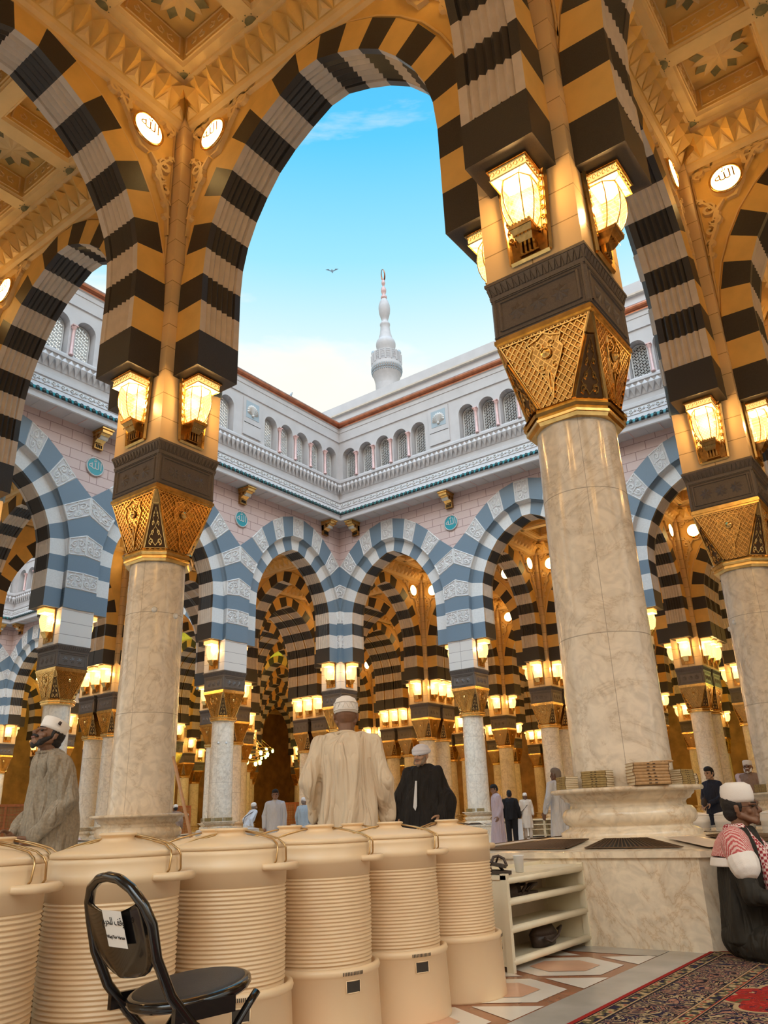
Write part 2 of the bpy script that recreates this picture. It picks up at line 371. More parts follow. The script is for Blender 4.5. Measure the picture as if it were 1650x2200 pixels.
def frieze_mesh(det=True):
    mb = MB(); h = .475; M0 = 'frieze_stone'
    sq = lambda a, z: [(a, -a, z), (a, a, z), (-a, a, z), (-a, -a, z)]
    mb.frustum(sq(h, 4.972), sq(h, 5.40), M0); mb.frustum(sq(h + .012, 5.40), sq(h + .018, 5.44), M0); mb.frustum(sq(h + .005, 5.44), sq(.515, 5.56), M0); mb.frustum(sq(.522, 5.56), sq(.522, 5.592), M0)
    if det:
        for k in range(4):
            M = Matrix.Rotation(k * pi / 2, 3, 'Z'); nr = M @ Vector((1, 0, 0))
            f = bil(M @ Vector((h, -h, 4.98)), M @ Vector((h, h, 4.98)), M @ Vector((h, h, 5.40)), M @ Vector((h, -h, 5.40)), nr)
            for a, b_ in (((.08, .14), (.92, .14)), ((.92, .14), (.92, .88)), ((.92, .88), (.08, .88)), ((.08, .88), (.08, .14))): mb.ribbon([a, b_], .022, f, .016, M0)
            for a, b_ in (((.0, .03), (1, .03)), ((.02, 0), (.02, 1)), ((.98, 0), (.98, 1)), ((0, .97), (1, .97))): mb.ribbon([a, b_], .02, f, .012, M0)
            for u in (.27, .5, .73): star8(mb, lambda a, b_, w: f(a, b_, w + .002), u, .5, .24, .03, M0, .42)
            g = bil(M @ Vector((.48, -.48, 5.44)), M @ Vector((.48, .48, 5.44)), M @ Vector((.515, .515, 5.56)), M @ Vector((.515, -.515, 5.56)), nr)
            for i in range(16): mb.ribbon([((i + .2) / 16, .1), ((i + .5) / 16, .9), ((i + .8) / 16, .1)], .010, g, .012, M0)
    return mb.mesh('frieze')
ME = dict(block=block_mesh(), vent=vent_mesh(), ventc=vent_corner_mesh(), ped=pedestal_mesh(), shaft=shaft_mesh(), cap=capital_mesh(), frieze=frieze_mesh())
def pier_mesh(x0, x1, y0, y1, top, court):
    mb = MB(); mb.box(x0 - .5, x1 + .5, y0 - .5, y1 + .5, 5.592, 6.62, 'pier_court' if court else 'pier_ashlar'); mb.box(x0 - .5, x1 + .5, y0 - .5, y1 + .5, 6.62, top, 'pier_ashlar')
    return mb.mesh('pier')

# ------------------------------------------------------------------ lantern
def lantern_parts():
    P = {}
    mb = MB()                                                  # y+ is outward, z=0 bottom
    pl = [(-.20, 0), (.20, 0), (.245, .93), (-.245, .93)]
    mb.frustum([(x, .0, z) for x, z in pl], [(x * .97, .022, z) for x, z in pl], 'bronze')
    for a, b_ in ((0, 1), (1, 2), (2, 3), (3, 0)):
        mb.tube([(pl[a][0], .025, pl[a][1]), (pl[b_][0], .025, pl[b_][1])], .024, 'gold', 4, smooth=False)
    P['back_frame'] = mb.mesh('back_frame')
    mb = MB(); mb.poly([(-.19, .03, .26), (.19, .03, .26), (.215, .03, .88), (-.215, .03, .88)], 'lantern_back')
    f = bil((-.2, .032, .2), (.2, .032, .2), (.225, .032, .9), (-.225, .032, .9), (0, 1, 0))
    for s in (1, -1):
        for cy in (.1, .26, .42, .58, .74, .9):
            for cx, r, d in ((.92, .07, 1), (.80, .06, -1)):
                mb.ribbon([(.5 + s * (a - .5), cy + (b_ - cy) * .65) for a, b_ in spiral(cx, cy, r, -pi / 2, d * 1.2, 10)], .016, f, .012, 'gold')
        mb.ribbon([(.5 + s * .36, 0), (.5 + s * .40, 1)], .012, f, .014, 'gold')
    P['filigree'] = mb.mesh('filigree')
    mb = MB()                                                  # hood
    mb.box(-.215, .215, .0, .36, .905, .935, 'bronze'); mb.box(-.235, .235, 0, .38, .935, .955, 'gold')
    mb.box(-.19, .19, .03, .33, .80, .905, 'lantern_back')
    for z in (.80, .90): mb.tube([(-.195, .02, z), (-.195, .335, z), (.195, .335, z), (.195, .02, z)], .010, 'gold', 4, smooth=False)
    for q in (bil((-.19, .332, .80), (.19, .332, .80), (.19, .332, .905), (-.19, .332, .905), (0, 1, 0)), bil((-.192, .03, .80), (-.192, .33, .80), (-.192, .33, .905), (-.192, .03, .905), (-1, 0, 0)), bil((.192, .03, .80), (.192, .33, .80), (.192, .33, .905), (.192, .03, .905), (1, 0, 0))):
        for i in range(6):
            mb.ribbon([(a, b_ ) for a, b_ in [(.09 + i * .165 + .07 * cos(t * .7) * (1 - t / 12), .5 + .38 * sin(t * .7) * (1 - t / 12)) for t in range(9)]], .012, q, .006, 'gold')
    P['hood'] = mb.mesh('hood')
    rows = [(.80, .150, .265), (.72, .165, .285), (.62, .172, .295), (.50, .165, .285), (.40, .145, .255), (.33, .118, .215), (.285, .09, .17)]
    def loop(hw, d, z): return [(-hw, .035, z), (-hw, d * .62, z), (-hw * .55, d, z), (hw * .55, d, z), (hw, d * .62, z), (hw, .035, z)]
    mb = MB()
    L = [loop(hw, d, z) for z, hw, d in rows]
    for a, b_ in zip(L, L[1:]): mb.frustum(b_, a, 'lantern_glass', caps=False, smooth=True)
    P['glass'] = mb.mesh('glass')
    mb = MB()
    for k in range(6): mb.tube([l[k] for l in L], .0065, 'gold', 5)
    for i in (0, 6): mb.tube(L[i], .009, 'gold', 5)
    P['rib_cage'] = mb.mesh('rib_cage')
    mb = MB()                                                  # bracket
    for z0, z1, w0, d0, w1, d1 in ((.255, .285, .115, .20, .12, .21), (.20, .255, .085, .14, .112, .19), (.15, .20, .07, .10, .09, .145)):
        mb.frustum([(-w0, .02, z0), (w0, .02, z0), (w0, d0, z0), (-w0, d0, z0)], [(-w1, .02, z1), (w1, .02, z1), (w1, d1, z1), (-w1, d1, z1)], 'bronze')
    for i in range(7): mb.lathe([(.012, .285), (.016, .295), (.004, .31)], 6, 'gold', (-.10 + i * .0333, .205))
    for i in range(5): mb.add([(-.10 + i * .04, .165, .2), (-.06 + i * .04, .165, .2), (-.08 + i * .04, .17, .165)], [(0, 1, 2)], 'gold')
    for i in range(4): mb.box(-.078 + i * .044, -.056 + i * .044, .03, .075, .05, .15, 'gold')
    mb.box(-.1, .1, .02, .06, .03, .05, 'bronze')
    P['bracket'] = mb.mesh('bracket')
    return P
LP = lantern_parts()
def lantern_far():
    mb = MB(); mb.box(-.22, .22, 0, .03, 0, .93, 'bronze'); mb.box(-.225, .225, 0, .37, .92, .955, 'gold'); mb.box(-.19, .19, .03, .33, .80, .91, 'lantern_back')
    mb.box(-.19, .19, .031, .035, .3, .8, 'lantern_back')
    rows = [(.80, .150, .265), (.62, .172, .295), (.40, .145, .255), (.285, .09, .17)]
    L = [[(-hw, .035, z), (-hw, d * .62, z), (-hw * .55, d, z), (hw * .55, d, z), (hw, d * .62, z), (hw, .035, z)] for z, hw, d in rows]
    for a, b_ in zip(L, L[1:]): mb.frustum(b_, a, 'lantern_glass', caps=False)
    mb.frustum([(-.08, .02, .12), (.08, .02, .12), (.08, .12, .12), (-.08, .12, .12)], [(-.12, .02, .285), (.12, .02, .285), (.12, .21, .285), (-.12, .21, .285)], 'gold')
    for i in range(4): mb.box(-.078 + i * .044, -.056 + i * .044, .03, .06, .03, .12, 'gold')
    return mb.mesh('lantern_far')
LFAR = lantern_far()
LIGHT = bpy.data.lights.new('lantern_bulb', 'POINT'); LIGHT.energy = 40; LIGHT.color = (1, .60, .23); LIGHT.shadow_soft_size = .055
LIGHTF = bpy.data.lights.new('lantern_bulb_far', 'POINT'); LIGHTF.energy = 34; LIGHTF.color = (1, .60, .22); LIGHTF.shadow_soft_size = .06
def lantern(loc, rz, label, group=None):
    d = math.hypot(loc[0] - CAM.x, loc[1] - CAM.y)
    if d < 14:
        t = empty('wall_lantern', loc, rz)
        for n, me in LP.items(): link(n, me, t)
    else: t = link('wall_lantern', LFAR, None, loc, rz)
    tag(t, label, 'lantern', group)
    b_ = bpy.data.objects.new('bulb', LIGHT if d < 14 else LIGHTF); COL.objects.link(b_); b_.parent = t; b_.location = (0, .15, .64)
    return t

# ------------------------------------------------------------------ arches
# joints of the arch ring: (dx,z) on the intrados, (dx,z) on the outer edge
JI = [(2.0, 6.6), (2.0, 7.15), (2.0, 7.65), (2.0, 8.1), (1.965, 8.54), (1.87, 8.93), (1.70, 9.32), (1.48, 9.67), (1.22, 10.0), (.90, 10.26), (.54, 10.47), (.165, 10.64)]
JO = [(2.5, 6.6), (2.5, 7.15), (2.5, 7.65), (2.48, 8.12), (2.40, 8.62), (2.27, 9.1), (2.08, 9.54), (1.84, 9.95), (1.52, 10.32), (1.15, 10.64), (.71, 10.9), (.24, 11.07)]
JK = [(3.0, 6.6), (3.0, 7.18), (3.0, 7.7), (3.0, 8.2), (3.0, 8.85), (3.0, 9.45), (3.0, 10.05), (2.45, 10.5), (1.95, 11.02), (1.42, 11.45), (.88, 11.76), (.3, 11.93)]
def flute(hw):
    p = [(-hw, 0), (-hw * .72, 0)]
    n = 5 if hw > .33 else 4
    for i in range(n):
        a = -hw * .68 + i * (hw * 1.36 / n); w = hw * 1.36 / n
        p += [(a, .028), (a + w * .5, -.012), (a + w * .98, .028)]
    return p + [(hw * .72, 0), (hw, 0)]
def arch_mesh(hw, court, plain=False):
    mb = MB(); fl = flute(hw); n = len(fl)
    full_i = JI + [(-x, z) for x, z in JI[::-1]]; full_o = JO + [(-x, z) for x, z in JO[::-1]]
    L = len(full_i)
    cI = lambda k: ('black_stone', 'brown_stone')[k]; cN = lambda k: ('black_stone', 'cream_stone')[k]; cC = lambda k: ('blue_stone', 'white_stone')[k]
    for i in range(L - 1):
        k = (i if i < 11 else (22 - i)) % 2 if i != 11 else 1
        I0, I1, O0, O1 = [Vector((p[0], 0, p[1])) for p in (full_i[i], full_i[i + 1], full_o[i], full_o[i + 1])]
        d0 = (O0 - I0).normalized(); d1 = (O1 - I1).normalized()
        flat = i in (0, L - 2)
        a = [I0 + d0 * (0 if flat else o_) + Vector((0, s, 0)) for s, o_ in fl]; b_ = [I1 + d1 * (0 if flat else o_) + Vector((0, s, 0)) for s, o_ in fl]
        if flat and i == 0: b_ = [I1 + d1 * 0 + Vector((0, s, 0)) for s, o_ in fl]
        mb.add(a + b_, [(j, j + 1, n + j + 1, n + j) for j in range(n - 1)], cI(k))
        for s, near in ((-1, True), (1, False)):
            c = cC(k) if (court and not near) else cN(k)
            mb.poly([(p.x, s * hw, p.z) for p in (I0, I1, O1, O0)], c)
        mb.poly([(O0.x, -hw, O0.z), (O1.x, -hw, O1.z), (O1.x, hw, O1.z), (O0.x, hw, O0.z)], 'cream_stone' if not court else cC(k))
        if i in (0, L - 2):
            e = I0 if i == 0 else I1; o = O0 if i == 0 else O1
            mb.poly([(e.x, -hw, e.z), (o.x, -hw, o.z), (o.x, hw, o.z), (e.x, hw, e.z)], 'black_stone')
    if court:
        full_k = JK + [(-x, z) for x, z in JK[::-1]]
        full_j = [((x + .05 if z > 8.3 else x), z + (.06 if x < 1.9 else .02)) for x, z in JO]; full_j = full_j + [(-x, z) for x, z in full_j[::-1]]
        # stepped moulding between inner ring and outer ring
        for i in range(L - 1):
            k = (i if i < 11 else (22 - i)) % 2 if i != 11 else 1
            O0, O1, J0, J1, K0, K1 = [(p[0], p[1]) for p in (full_o[i], full_o[i + 1], full_j[i], full_j[i + 1], full_k[i], full_k[i + 1])]
            c = cC(k); P3 = lambda p, y: (p[0], y, p[1])
            if i not in (0, L - 2) or True:
                mb.poly([P3(O0, .30), P3(O1, .30), P3(O1, .36 + .0), P3(O0, .36)], c)
                mb.poly([P3(O0, .36), P3(O1, .36), P3(J1, .44), P3(J0, .44)], c)
                mb.poly([P3(J0, .44), P3(J1, .44), P3(J1, .53), P3(J0, .53)], c)
            mb.poly([P3(J0, .53), P3(J1, .53), P3(K1, .53), P3(K0, .53)], 'blue_stone' if k == 0 else 'court_white')
            mb.poly([P3(K0, .53), P3(K1, .53), P3(K1, .49), P3(K0, .49)], c)
            if i in (0, L - 2):
                a, b_ = (J0, K0) if i == 0 else (J1, K1); mb.poly([P3(a, .49), P3(b_, .49), P3(b_, .53), P3(a, .53)], c)
            if k == 1:
                if i < 11: q = (J0, K0, K1, J1)
                else: q = (J0, K0, K1, J1)
                f = bil(P3(q[0], .53), P3(q[1], .53), P3(q[2], .53), P3(q[3], .53), (0, 1, 0))
                scrollwork(mb, f, 'white_stone', .018, .045, n=9)
    return mb.mesh('striped_arch')
ARCH = dict(int=arch_mesh(.36, False), court=arch_mesh(.36, True), thin=arch_mesh(.30, False))
# spandrel (interior both faces), lamps, arabesques ; local frame same as the arch
def spandrel_mesh(court):
    mb = MB(); TOP = 11.35
    pts = [(-x, z) for x, z in JO[3:]] + [(x, z) for x, z in JO[3:][::-1]]
    for y in ((-.30,) if court else (-.30, .30)):
        for a, b_ in zip(pts, pts[1:]): mb.poly([(a[0], y, a[1]), (b_[0], y, b_[1]), (b_[0], y, TOP), (a[0], y, TOP)], 'cream_stone')
        for s in (-1, 1): mb.poly([(s * 2.48, y, 8.12), (s * 2.52, y, 8.12), (s * 2.52, y, TOP), (s * 2.48, y, TOP)], 'cream_stone')
    if court:
        pk = [(-x, z) for x, z in JK[6:]] + [(x, z) for x, z in JK[6:][::-1]]
        for a, b_ in zip(pk, pk[1:]): mb.poly([(a[0], .505, a[1] - .03), (b_[0], .505, b_[1] - .03), (b_[0], .505, 12.22), (a[0], .505, 12.22)], 'pink_wall')
    return mb.mesh('wall_spandrel')
SPAN = dict(int=spandrel_mesh(False), court=spandrel_mesh(True))
def arabesque_mesh():
    """carved foliage of one spandrel corner: lies in plane y=0, outward -y ; corner at (+) side x 0..; built for dx>0"""
    mb = MB(); T = lambda u, v, w: (u, -w, v)
    w = taper(.055)
    for cx, cz, r, a0, t in ((1.36, 11.0, .13, 0, 1.2), (1.56, 10.86, .12, pi, -1.1), (1.66, 11.08, .10, 0, 1.2), (2.32, 10.22, .13, pi / 2, 1.3), (2.24, 9.98, .11, 0, -1.2), (2.36, 9.80, .10, pi / 2, 1.2),
                             (2.40, 9.56, .07, 0, 1.1), (2.34, 11.02, .12, -pi / 2, 1.2), (2.15, 11.12, .08, 0, -1.1), (2.42, 10.42, .06, 0, 1), (1.12, 11.12, .07, 0, 1.2), (2.42, 9.32, .05, 0, 1.)):
        mb.ribbon(spiral(cx, cz, r, a0, t, 14), w, T, .07, 'pale_stone')
    for pts in ([(1.0, 11.2), (1.2, 11.08), (1.45, 10.98), (1.6, 10.75), (1.68, 10.6)], [(1.5, 11.2), (1.62, 11.0), (1.58, 10.78)], [(2.46, 10.5), (2.3, 10.3), (2.18, 10.1), (2.28, 9.8), (2.42, 9.5), (2.46, 9.0)], [(2.05, 10.3), (2.2, 10.15), (2.3, 9.95)],
                [(2.2, 11.2), (2.3, 11.05), (2.45, 10.95)], [(1.72, 10.5), (1.86, 10.3), (2.0, 10.28)]):
        mb.ribbon(pts, taper(.06), T, .07, 'pale_stone')
    edge = [(x + (.04 if x > .5 else 0), z + .05) for x, z in JO[3:]]
    mb.ribbon(edge, .022, T, .03, 'pale_stone'); mb.ribbon([(2.475, 8.4), (2.475, 11.2)], .02, T, .03, 'pale_stone')
    return mb.mesh('arabesque')
def round_lamp():
    P = {}; mb = MB(); n = 28
    ring = lambda r, y: [(r * cos(2 * pi * i / n), y, r * sin(2 * pi * i / n)) for i in range(n)]
    mb.add(ring(.24, -.10) + [(0, -.13, 0)], [(i, (i + 1) % n, n) for i in range(n)], 'round_lamp_glass'); P['lamp_glass'] = mb.mesh('lamp_glass')
    mb = MB(); mb.tube(ring(.255, -.09), .024, 'gold', 6, closed=True); mb.frustum(ring(.30, .0), ring(.265, -.09), 'pale_stone', caps=False, smooth=True); P['lamp_ring'] = mb.mesh('lamp_ring')
    return P
RL = round_lamp(); ARAB = arabesque_mesh()
CALL = textmesh('\uFDF2', .27, 'gold', .001)
def lamp_far_mesh():
    mb = MB(); n = 16; ring = lambda r, y: [(r * cos(2 * pi * i / n), y, r * sin(2 * pi * i / n)) for i in range(n)]
    mb.add(ring(.24, -.10) + [(0, -.13, 0)], [(i, (i + 1) % n, n) for i in range(n)], 'round_lamp_glass'); mb.frustum(ring(.30, .0), ring(.245, -.1), 'gold', caps=False); return mb.mesh('round_lamp')
RLF = lamp_far_mesh()
# ------------------------------------------------------------------ ceilings
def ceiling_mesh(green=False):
    mb = MB(); C = 'ceiling_green_glow' if green else 'cream_stone'; P = 'pale_stone' if not green else C
    Z0 = 11.68
    for k in range(4):
        M = Matrix.Rotation(k * pi / 2, 3, 'Z')
        def strip(a, b_, mat):
            (k0, z0), (k1, z1) = a, b_; r0, r1 = 3 - k0, 3 - k1
            mb.poly([M @ Vector(p) for p in ((r0, -r0, z0), (r0, r0, z0), (r1, r1, z1), (r1, -r1, z1))], mat)
        prof = [(.30, 11.02), (.36, 11.05), (.36, 11.12), (.42, 11.16), (.44, 11.22)]
        for a, b_ in zip(prof, prof[1:]): strip(a, b_, P)
        strip((.44, 11.22), (.74, 11.56), C)
        prof = [(.74, 11.56), (.70, 11.58), (.72, 11.63), (.77, 11.65), (.78, Z0)]
        for a, b_ in zip(prof, prof[1:]): strip(a, b_, P)
        # teeth
        A = Vector((2.56, 0, 11.22)); B = Vector((2.26, 0, 11.56)); nrm = (M @ Vector((-.75, 0, -.66)))
        nT = 18; w = 2 * 2.50 / nT
        def Q(t, s, o):
            p = A * (1 - s) + B * s; lim = 2.56 - .30 * s
            return M @ Vector((p.x, max(-lim, min(lim, t)), p.z)) + nrm * o
        for i in range(nT + 1):
            t = -2.50 + i * w
            mb.add([Q(t, .02, .01), Q(t - w / 2, .72, .0), Q(t, 1.0, .10), Q(t + w / 2, .72, .0), Q(t, .55, .13)], [(0, 4, 1), (1, 4, 2), (2, 4, 3), (3, 4, 0)], C)
            if i < nT:
                mb.add([Q(t + .03, .04, .012), Q(t + w - .03, .04, .012), Q(t + w / 2, .52, .012), Q(t + w / 2, .2, .035)], [(0, 1, 3), (1, 2, 3), (2, 0, 3)], P)
    # ribs
    RS = [-2.22, -.73, .73, 2.22]; hw = .13
    for r in RS:
        mb.box(r - hw, r + hw, -2.3, 2.3, Z0, 11.80, P); 
        for s in (-1, 1): pass
    for r in RS: mb.box(-2.3, 2.3, r - hw, r + hw, Z0 + .001, 11.80, P)
    for r in RS:
        for q in RS:
            n = 10; mb.add([(r + .10 * cos(2 * pi * i / n), q + .10 * sin(2 * pi * i / n), Z0 - .012) for i in range(n)] + [(r, q, Z0 - .03)], [((i + 1) % n, i, n) for i in range(n)], 'rosette')
            for i in range(8): mb.box(r + .125 * cos(i * pi / 4) - .008, r + .125 * cos(i * pi / 4) + .008, q + .125 * sin(i * pi / 4) - .008, q + .125 * sin(i * pi / 4) + .008, Z0 - .008, Z0, 'rosette')
    for ci, cx in enumerate((-1.475, 0, 1.475)):
        for cj, cy in enumerate((-1.475, 0, 1.475)):
            h = .615
            sq = lambda a, z: [(cx - a, cy - a, z), (cx + a, cy - a, z), (cx + a, cy + a, z), (cx - a, cy + a, z)]
            mb.frustum(sq(h, Z0 + .005), sq(h - .03, Z0 + .05), P, False); mb.frustum(sq(h - .05, Z0 + .05), sq(h - .09, 12.14), C, False); mb.frustum(sq(h - .03, Z0 + .05), sq(h - .05, Z0 + .05), P, False)
            mb.poly(sq(h - .09, 12.14), C)
            for k in range(4):
                M = Matrix.Rotation(k * pi / 2, 3, 'Z'); o = Vector((cx, cy, 0)); a = h - .055; b_ = h - .082
                f = bil(o + M @ Vector((a, -a * .86, 11.78)), o + M @ Vector((a, a * .86, 11.78)), o + M @ Vector((b_, b_ * .86, 12.09)), o + M @ Vector((b_, -b_ * .86, 12.09)), M @ Vector((-1, 0, 0)))
                for p, q in (((0, 0), (1, 0)), ((1, 0), (1, 1)), ((1, 1), (0, 1)), ((0, 1), (0, 0))): mb.ribbon([p, q], .018, f, .02, P)
                for i in range(4): mb.ribbon(spiral(.17 + i * .22, .5, .09 if i % 2 else .1, pi / 2, 1.1 if i % 2 else -1.1, 7), .018, lambda u, v, w: f(u, .5 + (v - .5) * 2.4, w), .012, P)
            zt = 12.13
            if (ci, cj) == (1, 1):
                for i in range(-2, 3):
                    for j in range(-2, 3):
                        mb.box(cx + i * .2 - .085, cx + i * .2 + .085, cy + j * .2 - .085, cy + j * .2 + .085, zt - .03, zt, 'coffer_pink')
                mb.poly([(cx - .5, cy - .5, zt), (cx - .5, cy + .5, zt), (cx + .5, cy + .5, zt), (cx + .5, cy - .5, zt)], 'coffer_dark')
                n = 12; mb.add([(cx + .13 * cos(2 * pi * i / n), cy + .13 * sin(2 * pi * i / n), zt - .05) for i in range(n)], [tuple(range(n))[::-1]], 'white_stone')
            else:
                mb.add([(cx + (.44 if i % 2 == 0 else .26) * cos(i * pi / 8), cy + (.44 if i % 2 == 0 else .26) * sin(i * pi / 8), zt - .012) for i in range(16)] + [(cx, cy, zt - .07)], [((i + 1) % 16, i, 16) for i in range(16)], P)
                for i in range(8):
                    a = (i + .5) * pi / 4; c_, s_ = cos(a), sin(a); r0, r1, w_ = .22, .46, .085
                    mb.poly([(cx + x, cy + y, zt - .02) for x, y in ((c_ * r0, s_ * r0), (c_ * (r0 + r1) / 2 + s_ * w_, s_ * (r0 + r1) / 2 - c_ * w_), (c_ * r1, s_ * r1), (c_ * (r0 + r1) / 2 - s_ * w_, s_ * (r0 + r1) / 2 + c_ * w_))][::-1], 'rosette')
    mb.poly([(-3.0, -3.0, 12.22), (-3.0, 3.0, 12.22), (3.0, 3.0, 12.22), (3.0, -3.0, 12.22)], 'cream_stone')
    return mb.mesh('ceiling')
CEIL = ceiling_mesh(); CEILG = ceiling_mesh(True)

# ------------------------------------------------------------------ layout of the halls around the courtyard
XC = [(-49.2,), (-43.2,), (-37.2,), (-31.2,), (-25.2, -24.0), (-18.0,), (-12.0,), (-6.0,), (0.0,), (6.0,)]
YC = [(-6.0,), (0.0,), (6.0,), (12.0,), (18.0,), (24.0, 25.2), (31.2,), (37.2,), (43.2,), (49.2,)]
def azim(x, y):
    a = math.atan2(y - CAM.y, x - CAM.x) - YAW; return abs((a + pi) % (2 * pi) - pi)
def dist(x, y): return math.hypot(x - CAM.x, y - CAM.y)
def in_view(x, y, m=.62): return azim(x, y) < m or dist(x, y) < 10.5
def is_court(x0, x1, y0, y1):      # cell lies in an open courtyard
    cx, cy = (x0 + x1) / 2, (y0 + y1) / 2
    return 0 < cy < 18 and (-18 < cx < 0 or -43.2 < cx < -25.2)
ORD = ['first', 'second', 'third', 'fourth', 'fifth', 'sixth', 'seventh', 'eighth', 'ninth', 'tenth']
NAMED = {(-6, 0): 'left foreground column', (0, 0): 'nearest column', (0, 6): 'right-edge column', (-18, 18): 'far corner column', (-18, 12): 'first left-arcade column',
         (-18, 6): 'second left-arcade column', (-18, 0): 'third left-arcade column', (-12, 18): 'first right-arcade column', (-6, 18): 'second right-arcade column', (0, 18): 'third right-arcade column',
         (-12, 0): 'column off the left edge', (0, 12): 'column beyond the right edge', (-6, -6): 'column left of the camera', (0, -6): 'column beside the camera', (6, 0): 'column right of the camera', (6, 6): 'column far right', (6, -6): 'column behind the camera'}
NAMED.update({(-18, 24): 'pair behind the corner', (-12, 24): 'pair right of centre', (-6, 24): 'pair right of nearest column', (0, 24): 'pair at right edge',
              (-24, 18): 'pair left of corner', (-24, 12): 'pair behind left foreground', (-24, 6): 'pair at far left', (-24, 0): 'outermost left pair', (-24, 24): 'cluster behind the corner'})
def desc(i, j):
    k = (round(XC[i][-1]), round(YC[j][0]))
    return NAMED.get(k)
def exists(i, j):
    x, y = sum(XC[i]) / len(XC[i]), sum(YC[j]) / len(YC[j])
    if 0 < y < 18 and (-18 < x < 0 or -43 < x < -25.3): return False
    return in_view(x, y) or (azim(x, y) < .95 and dist(x, y) < 17)
court_edge = lambda x, y: (abs(y - 18) < .1 or abs(x + 18) < .1) and -18.1 < x < .1 and -.1 < y < 18.1
first_col = {}
def add_column(i, j):
    xs, ys = XC[i], YC[j]; d = desc(i, j); cx, cy = sum(xs) / len(xs), sum(ys) / len(ys)
    pair = len(xs) * len(ys) > 1; t = empty('paired_marble_column' if pair else 'marble_column', (cx, cy, 0))
    for x in xs:
        for y in ys:
            o = (x - cx, y - cy, 0)
            if d != 'column beside the camera': link('marble_block', ME['block'], t, o)
            link('pedestal', ME['ped'], t, o); link('shaft', ME['shaft'], t, o); link('capital', ME['cap'], t, o); link('frieze', ME['frieze'], t, o)
            if dist(cx, cy) < 30 and d != 'column beside the camera':
                for k in range(4):
                    if dist(cx, cy) < 12 or k in (0, 3): link('vent_grille', ME['vent'], t, o, k * pi / 2); link('vent_panel', ME['ventc'], t, o, k * pi / 2)
    key = (len(xs), len(ys), court_edge(cx, cy))
    if key not in first_col: first_col[key] = pier_mesh(xs[0] - cx, xs[-1] - cx, ys[0] - cy, ys[-1] - cy, 11.3, key[2])
    link('pier', first_col[key], t, (0, 0, 0))
    if d is None:
        return tag(t, 'marble column with gilded capital, deep in the halls behind the courtyard arcades', 'column', 'deep hall columns')
    if 'column' in d or True: n = 'paired marble columns' if pair else 'white marble column'
    extra = {'nearest column': ', books stacked on its ledge', 'left foreground column': ', gilded capital', 'right-edge column': ', gilded capital'}.get(d, ', gilded capital')
    if d in extra: pass
    tag(t, '%s: the %s%s' % (n, d, extra), 'column')
    return t
clusters = [(i, j) for i in range(len(XC)) for j in range(len(YC)) if exists(i, j)]
cset = set(clusters)
for i, j in clusters: add_column(i, j)
FACE = {(0, -1): 'left face', (1, 0): 'right face', (-1, 0): 'far left side', (0, 1): 'far right side'}
def add_lanterns(i, j, dx, dy):
    xs, ys = XC[i], YC[j]; d = desc(i, j)
    cx, cy = sum(xs) / len(xs), sum(ys) / len(ys)
    n = 3 if (dy and len(xs) > 1) or (dx and len(ys) > 1) else 1
    for k in range(n):
        o = (k - (n - 1) / 2) * .66
        if dx: p = (xs[-1] + .5 if dx > 0 else xs[0] - .5, cy + o, 5.67)
        else: p = (cx + o, ys[-1] + .5 if dy > 0 else ys[0] - .5, 5.67)
        rz = {(0, 1): 0, (0, -1): pi, (1, 0): -pi / 2, (-1, 0): pi / 2}[(dx, dy)]
        w = '' if n == 1 else ('middle ' if k == 1 else ('left-hand ' if (k == 0) == (dy < 0 or False) else 'right-hand '))
        if d is None: lantern(p, rz, 'lit brass wall lantern on a column deep in the halls behind the courtyard', 'deep hall lanterns')
        else: lantern(p, rz, 'lit %sbrass wall lantern, %s of %s' % (w, FACE[(dx, dy)], d))
def add_lamps(x, y, rz, name, near, hw, back=False):
    """two round lamps on one face of the arch centred on (x,y); face normal = local -y"""
    for s in (-1, 1):
        M = Matrix.Rotation(rz, 3, 'Z'); p = M @ Vector((s * 1.94, -hw, 10.65)) + Vector((x, y, 0))
        if near:
            t = empty('round_lamp', p, rz)
            for n, me in RL.items(): link(n, me, t)
            link('script', CALL, t, (0, -.135, .03)).rotation_euler = (pi / 2, 0, 0)
        else: t = link('round_lamp', RLF, None, p, rz)
        side = 'left' if (M @ Vector((s, 0, 0))).dot(Vector((.808, .589, 0))) < 0 else 'right'
        if name is None: tag(t, 'small round lit lamp high on an arch deep in the halls behind the courtyard', 'lamp', 'deep hall round lamps')
        else: tag(t, 'round lamp %s %s %s' % (side, 'behind' if back else 'on', name), 'lamp')
def add_arabesque(parent, hw, near_side, far_side):
    for f, on in ((0, near_side), (1, far_side)):
        if not on: continue
        for s in (1, -1):
            o = link('carved_foliage', ARAB, parent, (0, (-hw + .01) * (1 if f == 0 else -1), 0), scale=(s, 1 if f == 0 else -1, 1))
